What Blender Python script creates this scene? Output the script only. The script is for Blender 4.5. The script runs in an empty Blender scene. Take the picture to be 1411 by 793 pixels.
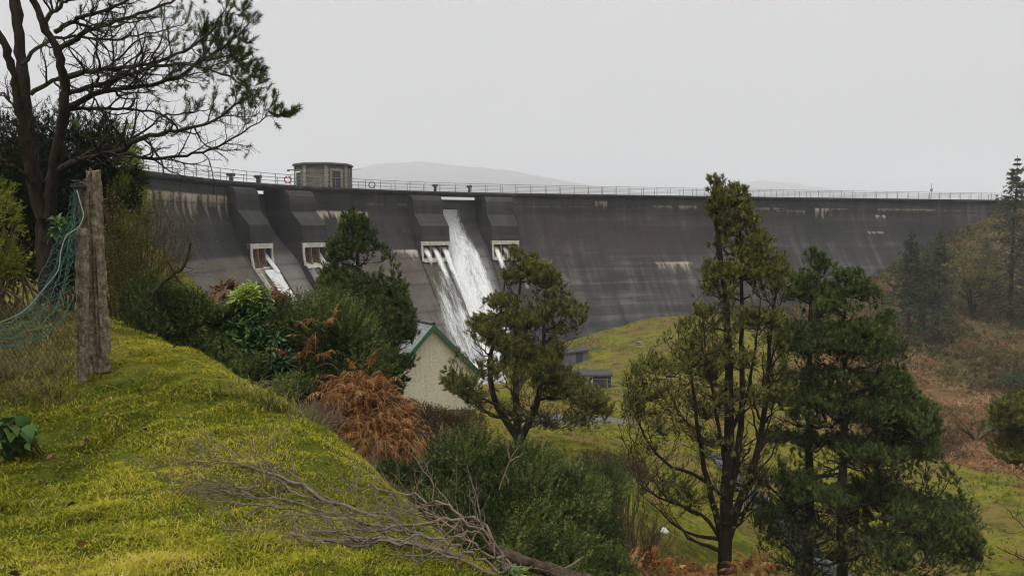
import bpy, bmesh, math, random
import numpy as np
from mathutils import Vector

# ------------------------------------------------------------------ camera, sky, sun, exposure
SC = bpy.context.scene
COL = SC.collection
F = 1100.0                      # focal length in pixels of a 1411 px wide picture
PITCH = math.atan(86.5 / F)     # camera tips down a little
cam_d = bpy.data.cameras.new('camera'); cam = bpy.data.objects.new('camera', cam_d); COL.objects.link(cam)
cam_d.sensor_width = 36.0; cam_d.lens = 36.0 * F / 1411.0
cam_d.clip_start = 0.05; cam_d.clip_end = 12000
cam.location = (0, 0, 0); cam.rotation_euler = (math.pi / 2 - PITCH, 0, 0)
SC.camera = cam

SUN_EL, SUN_AZ = math.radians(58), math.radians(215)     # behind the camera, to the left
W = bpy.data.worlds.new('World'); SC.world = W; W.use_nodes = True
nt = W.node_tree; nt.nodes.clear()
def N(nt, t, **kw):
    n = nt.nodes.new(t)
    for k, v in kw.items(): setattr(n, k, v)
    return n
out = N(nt, 'ShaderNodeOutputWorld'); bg = N(nt, 'ShaderNodeBackground'); bg.inputs[1].default_value = 0.1
sky = N(nt, 'ShaderNodeTexSky'); sky.sky_type = 'NISHITA'; sky.sun_disc = False
sky.sun_elevation = SUN_EL; sky.sun_rotation = SUN_AZ; sky.air_density = 1.0; sky.dust_density = 4.0
hs = N(nt, 'ShaderNodeHueSaturation'); hs.inputs['Saturation'].default_value = 0.08
tc = N(nt, 'ShaderNodeTexCoord'); sep = N(nt, 'ShaderNodeSeparateXYZ')
ramp = N(nt, 'ShaderNodeValToRGB')                        # an overcast deck: dull at the horizon, bright overhead
cr = ramp.color_ramp
cr.elements[0].position = 0.0; cr.elements[0].color = (0.30, 0.30, 0.295, 1)
cr.elements[1].position = 1.0; cr.elements[1].color = (1.0, 1.0, 1.0, 1)
for p, v in ((0.26, 0.30), (0.5, 0.68)):
    e = cr.elements.new(p); e.color = (v, v * 0.998, v * 0.985, 1)
mul = N(nt, 'ShaderNodeMix', data_type='RGBA', blend_type='MULTIPLY'); mul.inputs[0].default_value = 1
cl = N(nt, 'ShaderNodeTexNoise'); cl.inputs['Scale'].default_value = 1.7; cl.inputs['Detail'].default_value = 4
clr = N(nt, 'ShaderNodeMapRange'); clr.inputs['To Min'].default_value = 15.0; clr.inputs['To Max'].default_value = 20.4
mx = N(nt, 'ShaderNodeMix', data_type='RGBA'); mx.inputs[0].default_value = 0.10
nt.links.new(tc.outputs['Generated'], sep.inputs[0]); nt.links.new(sep.outputs[2], ramp.inputs[0])
nt.links.new(tc.outputs['Generated'], cl.inputs['Vector']); nt.links.new(cl.outputs[0], clr.inputs[0])
nt.links.new(ramp.outputs[0], mul.inputs[6]); nt.links.new(clr.outputs[0], mul.inputs[7])
nt.links.new(sky.outputs[0], hs.inputs['Color'])
nt.links.new(mul.outputs[2], mx.inputs[6]); nt.links.new(hs.outputs[0], mx.inputs[7])
nt.links.new(mx.outputs[2], bg.inputs[0]); nt.links.new(bg.outputs[0], out.inputs[0])

sd = bpy.data.lights.new('sun', 'SUN'); sd.energy = 1.5; sd.angle = math.radians(22); sd.color = (1, 0.97, 0.92)
sun = bpy.data.objects.new('sun', sd); COL.objects.link(sun)
sdir = Vector((math.sin(SUN_AZ) * math.cos(SUN_EL), math.cos(SUN_AZ) * math.cos(SUN_EL), math.sin(SUN_EL)))
sun.rotation_euler = sdir.to_track_quat('Z', 'Y').to_euler(); sun.location = sdir * 30
VS = SC.view_settings
VS.view_transform = 'Standard'; VS.look = 'None'; VS.exposure = 0.40; VS.gamma = 1.0; VS.use_curve_mapping = False
SC.render.engine = 'CYCLES'
SC.cycles.max_bounces = 5; SC.cycles.diffuse_bounces = 3; SC.cycles.glossy_bounces = 2
SC.cycles.transparent_max_bounces = 8; SC.cycles.volume_bounces = 0; SC.cycles.use_denoising = True; SC.cycles.filter_width = 1.1; SC.cycles.sample_clamp_indirect = 4
SC.cycles.use_adaptive_sampling = True

# ------------------------------------------------------------------ helpers
CA, SA = math.cos(PITCH), math.sin(PITCH)
def P(px, py, D):
    """point of the place seen at picture position px, py and D metres ahead"""
    u = (px - 705.5) / F; v = (396.5 - py) / F
    y = CA + v * SA; z = -SA + v * CA
    k = D / y
    return np.array((u * k, D, z * k))
def to_px(p):
    p = np.asarray(p, float)
    d = p[..., 1] * CA - p[..., 2] * SA; up = p[..., 1] * SA + p[..., 2] * CA
    return 705.5 + F * p[..., 0] / d, 396.5 - F * up / d
def unit(v):
    return v / np.maximum(np.linalg.norm(v, axis=-1, keepdims=True), 1e-9)
def hash2(i, j, s=0):
    h = np.sin(i * 127.1 + j * 311.7 + s * 74.7) * 43758.5453
    return h - np.floor(h)
def vnoise(x, y, s=0):
    i, j = np.floor(x), np.floor(y); fx, fy = x - i, y - j
    fx = fx * fx * (3 - 2 * fx); fy = fy * fy * (3 - 2 * fy)
    a, b, c, d = hash2(i, j, s), hash2(i + 1, j, s), hash2(i, j + 1, s), hash2(i + 1, j + 1, s)
    return (a * (1 - fx) + b * fx) * (1 - fy) + (c * (1 - fx) + d * fx) * fy - 0.5
def fbm(x, y, s=0, o=4):
    r, a = 0, 1.0
    for k in range(o):
        r = r + a * vnoise(x, y, s + k); x, y, a = x * 2.03 + 7.1, y * 2.03 + 3.7, a * 0.5
    return r
def mk(name, V, Fc, mat, parent=None, smooth=False, uv=None, attrs=None, cols=None):
    V = np.asarray(V, np.float32).reshape(-1, 3); Fc = np.asarray(Fc, np.int32)
    if parent is not None: V = V - np.array(parent.location, np.float32)
    me = bpy.data.meshes.new(name); n, k = Fc.shape
    me.vertices.add(len(V)); me.vertices.foreach_set('co', V.ravel())
    me.loops.add(n * k); me.loops.foreach_set('vertex_index', Fc.ravel())
    me.polygons.add(n); me.polygons.foreach_set('loop_start', np.arange(0, n * k, k, dtype=np.int32))
    if smooth: me.polygons.foreach_set('use_smooth', np.ones(n, bool))
    me.update(calc_edges=True)
    if uv is not None:
        l = me.uv_layers.new(name='UVMap'); l.data.foreach_set('uv', np.asarray(uv, np.float32)[Fc.ravel()].ravel())
    for k_, a in (attrs or {}).items():
        at = me.attributes.new(k_, 'FLOAT', 'POINT'); at.data.foreach_set('value', np.asarray(a, np.float32).ravel())
    for k_, a in (cols or {}).items():
        at = me.attributes.new(k_, 'FLOAT_COLOR', 'POINT')
        a = np.asarray(a, np.float32); a = np.concatenate([a, np.ones((len(a), 1), np.float32)], 1) if a.shape[1] == 3 else a
        at.data.foreach_set('color', a.ravel())
    if mat: me.materials.append(mat)
    o = bpy.data.objects.new(name, me); COL.objects.link(o)
    if parent is not None: o.parent = parent
    return o
def mk_py(name, V, faces, mat, parent=None, bevel=0.0, smooth=False):
    V = [Vector(v) - (parent.location if parent else Vector()) for v in V]
    bm = bmesh.new(); vs = [bm.verts.new(v) for v in V]
    for f in faces: bm.faces.new([vs[i] for i in f])
    bmesh.ops.recalc_face_normals(bm, faces=bm.faces)
    if bevel: bmesh.ops.bevel(bm, geom=list(bm.edges), offset=bevel, segments=1, affect='EDGES')
    me = bpy.data.meshes.new(name); bm.to_mesh(me); bm.free()
    if smooth:
        for p in me.polygons: p.use_smooth = True
    me.materials.append(mat)
    o = bpy.data.objects.new(name, me); COL.objects.link(o); o.parent = parent
    return o
def box_vf(c, ax, ay, az, hx, hy, hz, off=0):
    c, ax, ay, az = map(np.asarray, (c, ax, ay, az))
    V = [c + ax * hx * i + ay * hy * j + az * hz * k for i in (-1, 1) for j in (-1, 1) for k in (-1, 1)]
    Fq = [(0, 1, 3, 2), (4, 6, 7, 5), (0, 4, 5, 1), (2, 3, 7, 6), (0, 2, 6, 4), (1, 5, 7, 3)]
    return V, [tuple(i + off for i in f) for f in Fq]
def boxes(name, lst, mat, parent=None, bevel=0.0):
    V, Fq = [], []
    for b in lst:
        v, f = box_vf(*b, off=len(V)); V += v; Fq += f
    return mk_py(name, V, Fq, mat, parent, bevel)
EX, EY, EZ = np.array((1., 0, 0)), np.array((0, 1., 0)), np.array((0, 0, 1.))
def prism_vf(poly, pos, off=0):
    """poly: list of points for one end, pos: function giving both ends"""
    n = len(poly); V = [pos(p, 0) for p in poly] + [pos(p, 1) for p in poly]
    Fs = [tuple(range(off, off + n)), tuple(range(off + 2 * n - 1, off + n - 1, -1))]
    Fs += [(off + i, off + (i + 1) % n, off + n + (i + 1) % n, off + n + i) for i in range(n)]
    return V, Fs
def thing(name, loc, label, cat, group=None):
    o = bpy.data.objects.new(name, None); COL.objects.link(o); o.location = tuple(float(a) for a in loc); o.empty_display_size = 0.2
    return tag(o, label, cat, group)
def tag(o, label=None, cat=None, group=None, kind=None):
    if label: o['label'] = label
    if cat: o['category'] = cat
    if group: o['group'] = group
    if kind: o['kind'] = kind
    return o

# ------------------------------------------------------------------ materials
class M:
    def __init__(s, name, rough=0.85, spec=0.3):
        s.m = bpy.data.materials.new(name); s.m.use_nodes = True; s.t = s.m.node_tree
        s.b = s.t.nodes['Principled BSDF']; s.b.inputs['Roughness'].default_value = rough
        s.b.inputs['Specular IOR Level'].default_value = spec
        s.tc = N(s.t, 'ShaderNodeTexCoord')
    def link(s, a, b): s.t.links.new(a, b)
    def noise(s, scale, detail=5, rough=0.6, vec=None, stretch=None, dist=0.0):
        n = N(s.t, 'ShaderNodeTexNoise'); n.inputs['Scale'].default_value = scale; n.inputs['Detail'].default_value = detail
        n.inputs['Roughness'].default_value = rough; n.inputs['Distortion'].default_value = dist
        v = vec or s.tc.outputs['Object']
        if stretch:
            mp = N(s.t, 'ShaderNodeMapping'); mp.inputs['Scale'].default_value = stretch; s.link(v, mp.inputs[0]); v = mp.outputs[0]
        s.link(v, n.inputs['Vector']); return n.outputs[0]
    def attr(s, name):
        a = N(s.t, 'ShaderNodeAttribute', attribute_name=name); return a
    def ramp(s, fac, stops):
        r = N(s.t, 'ShaderNodeValToRGB'); c = r.color_ramp
        while len(c.elements) < len(stops): c.elements.new(0.5)
        for e, (p, col) in zip(c.elements, stops):
            e.position = p; e.color = tuple(col) + (1,) if not isinstance(col, (int, float)) else (col, col, col, 1)
        s.link(fac, r.inputs[0]); return r.outputs[0]
    def mix(s, fac, a, b, mode='MIX'):
        n = N(s.t, 'ShaderNodeMix', data_type='RGBA', blend_type=mode)
        for i, v in ((0, fac), (6, a), (7, b)):
            if isinstance(v, (int, float)): n.inputs[i].default_value = v if i == 0 else (v, v, v, 1)
            elif isinstance(v, tuple): n.inputs[i].default_value = v + (1,)
            else: s.link(v, n.inputs[i])
        return n.outputs[2]
    def math(s, op, a, b=0.0):
        n = N(s.t, 'ShaderNodeMath', operation=op)
        for i, v in ((0, a), (1, b)):
            if isinstance(v, (int, float)): n.inputs[i].default_value = v
            else: s.link(v, n.inputs[i])
        return n.outputs[0]
    def color(s, c):
        if isinstance(c, tuple): s.b.inputs['Base Color'].default_value = c + (1,)
        else: s.link(c, s.b.inputs['Base Color'])
        return s
    def bump(s, h, strength=0.5, dist=0.05):
        b = N(s.t, 'ShaderNodeBump'); b.inputs['Strength'].default_value = strength; b.inputs['Distance'].default_value = dist
        s.link(h, b.inputs['Height']); s.link(b.outputs[0], s.b.inputs['Normal']); return s
    def translucent(s, col, f=0.25):
        o = s.t.nodes['Material Output']; tr = N(s.t, 'ShaderNodeBsdfTranslucent'); mxs = N(s.t, 'ShaderNodeMixShader')
        s.link(col, tr.inputs[0]); mxs.inputs[0].default_value = f
        s.link(s.b.outputs[0], mxs.inputs[1]); s.link(tr.outputs[0], mxs.inputs[2]); s.link(mxs.outputs[0], o.inputs[0]); return s
def leafmat(name, stops, rough=0.7, tr=0.18, spec=0.06):
    m = M(name, rough, spec); c = m.ramp(m.attr('tint').outputs['Fac'], stops); m.color(c); m.translucent(c, tr); return m.m
def barkmat(name, a, b, scale=14, stretch=(1, 1, 0.25), moss=None):
    m = M(name, 1.0, 0.04); n = m.noise(scale, 6, 0.7, stretch=stretch)
    c = m.ramp(n, [(0.3, a), (0.7, b)])
    if moss:
        c = m.mix(m.ramp(m.noise(2.2, 4), [(0.48, 0.0), (0.62, 0.75)]), c, moss)
    m.color(c); m.bump(n, 0.8, 0.02); return m.m
def plain(name, c, var=0.25, scale=6, rough=0.85, spec=0.25):
    m = M(name, rough, spec); n = m.noise(scale, 5)
    m.color(m.ramp(n, [(0.25, tuple(x * (1 - var) for x in c)), (0.75, tuple(min(1, x * (1 + var)) for x in c))])); m.bump(n, 0.25, 0.01); return m.m

# ------------------------------------------------------------------ dam plan
ZC = 4.3
PLAN = np.array([(-31, 30), (-30.4, 50), (-29.2, 64), (-27.2, 80), (-20, 93), (-8, 104), (12, 113), (45, 125), (82, 137), (125, 150), (170, 160)], float)
def catmull(pts, n=40):
    pts = np.asarray(pts, float); q = np.vstack([2 * pts[0] - pts[1], pts, 2 * pts[-1] - pts[-2]]); r = []
    t = np.linspace(0, 1, n, endpoint=False)[:, None]
    for i in range(1, len(q) - 2):
        a, b, c, d = q[i - 1], q[i], q[i + 1], q[i + 2]
        r.append(0.5 * (2 * b + (c - a) * t + (2 * a - 5 * b + 4 * c - d) * t ** 2 + (3 * b - a - 3 * c + d) * t ** 3))
    r.append(pts[-1:]); return np.vstack(r)
_pc = catmull(PLAN); _sl = np.concatenate([[0], np.cumsum(np.linalg.norm(np.diff(_pc, axis=0), axis=1))]); SMAX = _sl[-1]
_tg = unit(np.gradient(_pc, _sl, axis=0))
for _ in range(30): _tg[1:-1] = unit(_tg[:-2] + 2 * _tg[1:-1] + _tg[2:])
def dam_pt(s, o, h):
    s, o, h = np.broadcast_arrays(*map(lambda a: np.asarray(a, float), (s, o, h)))
    x = np.interp(s, _sl, _pc[:, 0]); y = np.interp(s, _sl, _pc[:, 1])
    t = unit(np.stack([np.interp(s, _sl, _tg[:, 0]), np.interp(s, _sl, _tg[:, 1])], -1))
    return np.stack([x + t[..., 1] * o, y - t[..., 0] * o, ZC - h], -1)
_pxs = to_px(dam_pt(_sl, 0, 0.5))[0]
_k0 = np.searchsorted(_sl, 42)
def s_at(px): return float(np.interp(px, _pxs[_k0:], _sl[_k0:]))
_hh = np.linspace(0, 40, 801)
_slope = np.interp(_hh, [0, 2.6, 3.0, 6, 9, 40], [0, 0, 0.30, 0.5, 0.72, 0.74])
_run = np.concatenate([[0], np.cumsum((_slope[1:] + _slope[:-1]) / 2 * np.diff(_hh))])
def run(h): return np.interp(h, _hh, _run)

# ------------------------------------------------------------------ terrain
CT = []
def c_(*a):
    for px, py, D in a: CT.append(P(px, py, D))
c_((0, 793, 3.4), (350, 793, 3.5), (640, 793, 3.9), (0, 640, 5.2), (0, 575, 6.2), (128, 505, 7.6), (40, 500, 8.0), (150, 640, 5.2), (300, 640, 5.2), (250, 520, 7.2),
   (200, 458, 9.0), (300, 502, 8.3), (400, 562, 7.3), (500, 628, 6.4), (560, 692, 5.5), (620, 762, 4.6), (450, 700, 4.8),
   (235, 492, 9.5), (335, 548, 8.7), (440, 612, 7.7), (545, 692, 6.7), (612, 768, 5.7), (690, 830, 5.0),
   (230, 470, 10.5), (340, 560, 11), (450, 620, 10.5), (545, 680, 8.5), (600, 740, 7.2), (700, 830, 8.5), (850, 830, 9.5), (740, 812, 6), (100, 440, 11), (0, 440, 12),
   (505, 640, 22), (600, 590, 30), (640, 575, 40), (530, 560, 46), (716, 622, 28), (800, 640, 27), (860, 603, 34), (800, 575, 42), (740, 585, 40), (820, 545, 55), (820, 530, 65),
   (790, 487, 86), (880, 475, 92), (950, 447, 101), (800, 470, 100), (720, 505, 92), (880, 790, 17), (900, 750, 20), (1000, 850, 20), (1110, 840, 22), (1180, 850, 20.5),
   (950, 600, 36), (1000, 520, 70), (1080, 480, 95), (1160, 440, 110), (1050, 640, 35), (1150, 560, 70),
   (1245, 634, 45), (1290, 635, 45), (1411, 657, 42), (1500, 668, 41), (1411, 793, 26), (1300, 793, 27), (1320, 720, 34), (1200, 812, 28), (1180, 700, 36),
   (1300, 668, 53), (1411, 690, 49), (1250, 655, 55), (1500, 705, 48), (1250, 618, 66), (1300, 618, 66), (1400, 628, 62), (1300, 560, 80), (1400, 580, 72), (1250, 470, 97), (1300, 470, 97), (1411, 440, 103), (1250, 415, 110), (1300, 402, 111), (1350, 382, 113), (1310, 372, 121), (1360, 345, 122),
   (1400, 322, 126), (1440, 280, 138), (1550, 262, 150), (1500, 400, 112), (1500, 580, 72))
CT += [np.array(a, float) for a in [
    (0, 0, -1.6), (-3, 0, -1.4), (3, 0, -3.0), (0, -6, -1.6), (-8, 0, -0.6), (-8, 8, -0.5), (-14, 14, 0.6), (-20, 5, 1), (7, 4, -5.4), (12, 10, -8), (25, 12, -11), (30, -5, -11),
    (-10, -20, -1), (20, -30, -9), (-40, 10, 4), (-35, 40, 4.6), (-34, 62, 4.6), (-24, 50, -3.5), (-22, 64, -8), (-18, 76, -13), (-13, 60, -10), (-7, 78, -17), (2, 86, -18), (-10, 35, -7.5), (-20, 30, -3),
    (-6, 92, -18), (10, 95, -16.5), (-60, 90, 3), (0, 150, -3), (60, 160, -3), (140, 170, 3), (110, 145, 6), (-40, 140, -3), (0, 300, 0), (-200, 200, 2), (250, 200, 4), (120, 100, -1), (120, 40, -8), (80, 20, -11),
    (400, 0, 10), (-400, 0, 20), (0, -400, 0), (0, 900, 0), (0, 2500, 0), (-2500, 0, 10), (2500, 0, 10), (0, -2500, 0), (2200, 2200, 0), (-2200, 2200, 0), (2200, -2200, 0), (-2200, -2200, 0)]]
CT = np.array(CT)
def _ker(a, b):
    d = np.linalg.norm(a[:, None] - b[None], axis=2); return np.sqrt(d * d + 0.2)
_A = _ker(CT[:, :2], CT[:, :2]) - 0.02 * np.eye(len(CT)); n_ = len(CT)
_B = np.zeros((n_ + 1, n_ + 1)); _B[:n_, :n_] = _A; _B[:n_, n_] = 1; _B[n_, :n_] = 1
_wt = np.linalg.solve(_B, np.concatenate([CT[:, 2], [0]]))
def ground(x, y, detail=True):
    x, y = np.broadcast_arrays(np.asarray(x, float), np.asarray(y, float)); sh = x.shape
    q = np.stack([x.ravel(), y.ravel()], 1); z = np.empty(len(q))
    for i in range(0, len(q), 20000): z[i:i + 20000] = _ker(q[i:i + 20000], CT[:, :2]) @ _wt[:n_] + _wt[n_]
    z = z.reshape(sh)
    if detail:
        r = np.hypot(x, y)
        z = z + 0.10 * fbm(x * 0.9, y * 0.9, 3) * np.clip(r / 12, 0.25, 1.0) + (0.06 * fbm(x * 3.1, y * 3.1, 9, 3) + .022 * vnoise(x * 9.1, y * 9.1, 19)) * np.clip(1.4 - r / 40, 0, 1)
        z = z + (0.55 * fbm(x * 0.13, y * 0.13, 5) + .22 * fbm(x * .55, y * .55, 25)) * np.clip((r - 14) / 40, 0, 1)
    return z
def G(px, py, D):
    """the ground under picture column px at distance D (py only helps reading the list)"""
    p = P(px, py, D); p[2] = float(ground(p[0], p[1])); return p

def poly_mask(px, py, poly):
    inside = np.zeros(px.shape, bool); n = len(poly)
    for i in range(n):
        x1, y1 = poly[i]; x2, y2 = poly[(i + 1) % n]
        c = ((y1 > py) != (y2 > py)) & (px < (x2 - x1) * (py - y1) / (y2 - y1 + 1e-9) + x1); inside ^= c
    return inside

ang = np.concatenate([np.radians(np.arange(-44, 44.01, 0.22)), np.radians(np.arange(46, 316, 2.0))])
rad = np.concatenate([[0.0], 0.7 * 1.03 ** np.arange(0, 277)])
AG, RG = np.meshgrid(ang, rad)
GX, GY = RG * np.sin(AG), RG * np.cos(AG)
GZ = ground(GX, GY)
# keep the ground below the crest behind the dam
na, nr = len(ang), len(rad)
idx = np.arange(nr * na).reshape(nr, na)
Fq = np.stack([idx[:-1], np.roll(idx, -1, 1)[:-1], np.roll(idx, -1, 1)[1:], idx[1:]], -1).reshape(-1, 4)
# what grows where (a map of the place, in metres)
def zone_at(x, y):
    w = fbm(x * 0.12, y * 0.12, 21) * 6; w2 = fbm(x * 0.5, y * 0.5, 22)
    lawn = np.clip((9.5 - y + 0.12 * x) / 2.5, 0, 1) * np.clip((0.6 - x) / 1.2, 0, 1)
    edge = 44 - 0.18 * (x - 24)                                     # where the field stops at the stream
    bracken = np.clip((y - edge - 4 + w * .3) / 6, 0, 1) * np.clip((x - 22 - 0.21 * (y - 45) + w) / 5, 0, 1)
    heath = np.clip((x - 4.0 - 0.25 * y + w2 * 3 + 4.5) / 2.0, 0, 1) * 0 + np.clip(1 - np.hypot((x - 2.6) / 1.6, (y - 16.5) / 3) + w2 * 0.5, 0, 1) * 1.4
    heath2 = np.clip(1 - np.hypot((x + 3.2) / 3.0, (y - 30) / 9) + w2 * 0.6, 0, 1) * 1.2
    up = np.clip((y - 84 + w * 1.2) / 14, 0, 1); bracken = bracken * (1 - .75 * up)
    gravel = np.clip(1.05 - np.hypot((x - 3.6) / 3.6, (y - 42) / 2.2) + w2 * 0.25, 0, 1)
    return lawn, np.clip(bracken + heath + heath2, 0, 1), np.clip(gravel * 3, 0, 1)
lawn, brk, grv = zone_at(GX.ravel(), GY.ravel())
gm = M('moorland_turf', 1.0, 0.0)
zc = gm.attr('zone'); zs = N(gm.t, 'ShaderNodeSeparateColor'); gm.link(zc.outputs['Color'], zs.inputs[0])
n1 = gm.noise(0.35, 6, 0.65); n2 = gm.noise(6.0, 5, 0.7); n3 = gm.noise(0.06, 4)
field = gm.ramp(n2, [(0.25, (0.045, 0.052, 0.009)), (0.5, (0.115, 0.117, 0.015)), (0.78, (0.22, 0.19, 0.032))])
field = gm.mix(gm.ramp(n1, [(0.42, 0.0), (0.56, 0.85)]), field, (0.120, 0.082, 0.032))
field = gm.mix(gm.ramp(gm.noise(.8, 7, 0.78), [(0.48, 0.0), (0.60, 0.85)]), field, (0.040, 0.046, 0.010))
field = gm.mix(gm.ramp(gm.noise(3.2, 5, 0.75, stretch=(.5, 2, 1)), [(0.55, 0.0), (0.68, 0.7)]), field, (0.022, 0.022, 0.008))
lawnc = gm.ramp(n2, [(0.25, (0.02, 0.028, 0.005)), (0.55, (0.055, 0.066, 0.009)), (0.8, (0.10, 0.10, 0.018))])
c = gm.mix(zs.outputs[0], field, lawnc)
brc = gm.ramp(gm.noise(1.1, 6, 0.7), [(0.3, (0.05, 0.036, 0.018)), (0.52, (0.13, 0.075, 0.036)), (0.75, (0.22, 0.125, 0.065))])
c = gm.mix(zs.outputs[1], c, brc)
sp = N(gm.t, 'ShaderNodeSeparateXYZ'); gm.link(gm.tc.outputs['Object'], sp.inputs[0])
far_ = gm.math('MULTIPLY', gm.ramp(gm.math('MULTIPLY', sp.outputs[0], .01), [(.30, 0.), (.42, 1.)]), gm.ramp(gm.math('MULTIPLY', sp.outputs[1], .01), [(.78, 0.), (.95, 1.)]))
c = gm.mix(far_, c, gm.ramp(n1, [(.35, (.030, .031, .014)), (.5, (.062, .052, .024)), (.65, (.10, .07, .035))]))
grc = gm.ramp(gm.noise(5, 6, 0.8), [(0.3, (0.06, 0.06, 0.057)), (0.7, (0.15, 0.148, 0.14))])
c = gm.mix(zs.outputs[2], c, grc)
gm.color(c); gm.bump(n2, 0.7, 0.06)
ground_ob = mk('ground', np.stack([GX, GY, GZ], -1).reshape(-1, 3), Fq, gm.m, smooth=True, cols={'zone': np.stack([lawn, brk, grv], 1)})
tag(ground_ob, kind='structure')

# far hill beyond the reservoir
def hill(name, sil, D, depth, seed, mat):
    sil = np.array(sil, float); xs = np.linspace(sil[0, 0], sil[-1, 0], 160); ys = np.interp(xs, sil[:, 0], sil[:, 1])
    top = np.array([P(a, b, D) for a, b in zip(xs, ys)]); zt = np.maximum(top[:, 2] + 1.2 * fbm(xs * 0.06, xs * 0, seed) * min(D, 2000) / 900, -4)
    rows = []
    for t in np.linspace(-1, 1, 41):
        r = top.copy(); r[:, 1] = D + t * depth; r[:, 0] *= 1 + t * 0.1
        r[:, 2] = -4 + (zt + 4) * (math.cos(t * math.pi) * 0.5 + 0.5) + fbm(xs * .04 + 9 * t, xs * 0 + t * 5, seed) * 6 * (1 - t * t) * (abs(t) > .05); rows.append(r)
    V = np.array(rows); i = np.arange(41 * 160).reshape(41, 160)
    Fh = np.stack([i[:-1, :-1], i[:-1, 1:], i[1:, 1:], i[1:, :-1]], -1).reshape(-1, 4)
    return tag(mk(name, V.reshape(-1, 3), Fh, mat, smooth=True), kind='structure')
hm = plain('heather_hill', (0.085, 0.08, 0.06), 0.4, 0.01)
hill('hill', [(395, 275), (440, 245), (484, 234), (520, 226), (578, 222.5), (640, 229), (700, 235), (745, 243), (800, 253), (860, 262), (930, 275)], 3900, 700, 1, hm)
hill('hill', [(900, 275), (960, 262), (1020, 252), (1050, 248.5), (1090, 252), (1160, 262), (1240, 275)], 4600, 500, 2, hm)

# stream at the foot of the field
wm = M('stream_water', 0.45, 0.15); wn = wm.noise(2.5, 5, 0.6, stretch=(1, .5, 1)); wm.color(wm.ramp(wn, [(.35, (.02, .022, .022)), (.65, (.06, .064, .064))])); wm.bump(wn, .6, .08)
def ribbon(name, pts, wds, mat, lift):
    pts = catmull(np.array(pts), 12); w = np.interp(np.arange(len(pts)), np.linspace(0, len(pts) - 1, len(wds)), wds)
    t = unit(np.gradient(pts, axis=0)); nrm = np.stack([-t[:, 1], t[:, 0]], 1); rows = []
    for f in np.linspace(-1, 1, 7):
        q = pts + nrm * (w * f)[:, None]; rows.append(np.concatenate([q, (ground(q[:, 0], q[:, 1]) + lift)[:, None]], 1))
    V = np.stack(rows, 1); i = np.arange(V.shape[0] * 7).reshape(-1, 7)
    Fh = np.stack([i[:-1, :-1], i[:-1, 1:], i[1:, 1:], i[1:, :-1]], -1).reshape(-1, 4)
    return tag(mk(name, V.reshape(-1, 3), Fh, mat, smooth=True), kind='structure')
ribbon('stream', [P(985, 690, 34)[:2], P(1050, 722, 31)[:2], P(1130, 760, 28.5)[:2], P(1215, 785, 26.8)[:2], P(1250, 815, 25)[:2], P(1300, 840, 22)[:2]], [0.5, .8, 1.0, 0.9, 0.8, .6], wm.m, 0.09)

# the air
hz = M('haze'); hz.t.nodes.remove(hz.b); pv = N(hz.t, 'ShaderNodeVolumePrincipled')
pv.inputs['Color'].default_value = (0.96, 0.97, 1.0, 1); pv.inputs['Density'].default_value = 0.00042; pv.inputs['Anisotropy'].default_value = 0.2
hz.link(pv.outputs[0], hz.t.nodes['Material Output'].inputs['Volume'])
V, Fb = box_vf((0, 300, 140), EX, EY, EZ, 5200, 5200, 190)
haze = mk_py('haze', V, Fb, hz.m); tag(haze, kind='stuff')

# ------------------------------------------------------------------ the dam
S_J = s_at(818)
def dam_concrete(name, wet=0.0):
    m = M(name, 0.75 - 0.25 * wet, 0.22)
    uv = m.tc.outputs['UV']
    big = m.noise(0.12, 6, 0.62, uv); streak = m.noise(1.0, 6, 0.65, uv, (1.1, 0.07, 1)); lift = m.noise(1.0, 3, 0.6, uv, (0.04, 0.9, 1)); fine = m.noise(7, 6, 0.75, uv)
    c = m.ramp(big, [(0.30, (0.009, 0.0085, 0.008)), (0.5, (0.024, 0.0235, 0.0235)), (0.70, (0.055, 0.053, 0.052))])
    c = m.mix(m.ramp(streak, [(0.42, 0.0), (0.62, 0.75)]), c, (0.012, 0.011, 0.0105))
    c = m.mix(m.ramp(lift, [(0.5, 0.0), (0.62, 0.5)]), c, (0.052, 0.049, 0.046))
    c = m.mix(m.ramp(fine, [(0.5, 0.0), (0.75, 0.4)]), c, (0.075, 0.071, 0.066))
    st = m.attr('stain'); ss = N(m.t, 'ShaderNodeSeparateColor'); m.link(st.outputs['Color'], ss.inputs[0])
    tn = m.attr('tone').outputs['Fac']
    c = m.mix(1.0, c, m.ramp(tn, [(0.0, (.34, .33, .31)), (.35, (.72, .70, .66)), (.6, (1.0, .97, .92)), (1.0, (2.1, 2.05, 1.95))]), 'MULTIPLY')
    if wet: c = m.mix(.6, c, (.085, .084, .080)); m.b.inputs['Specular IOR Level'].default_value = .4  # wet floors: their pale grey sheen is mixed into the base colour
    br = m.math('MULTIPLY', ss.outputs[1], m.ramp(m.noise(2.0, 6, 0.75, uv), [(0.3, 0.2), (0.6, 1.0)]))
    c = m.mix(br, c, (0.020, 0.0140, 0.0115))
    wh = m.math('MULTIPLY', ss.outputs[0], m.ramp(m.noise(3.0, 6, 0.8, uv, (1.6, 0.5, 1)), [(0.30, 0.0), (0.52, 1.0)]))
    c = m.mix(wh, c, m.ramp(m.noise(.35, 4, .6, uv), [(.35, (.46, .42, .35)), (.6, (.34, .26, .17))]))
    c = m.mix(ss.outputs[2], c, (0.012, 0.012, 0.012))
    m.color(c); m.bump(fine, 0.4, 0.03)
    m.link(m.ramp(big, [(0.3, 0.55 - 0.2 * wet), (0.7, 0.85 - 0.3 * wet)]), m.b.inputs['Roughness']); return m.m
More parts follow.
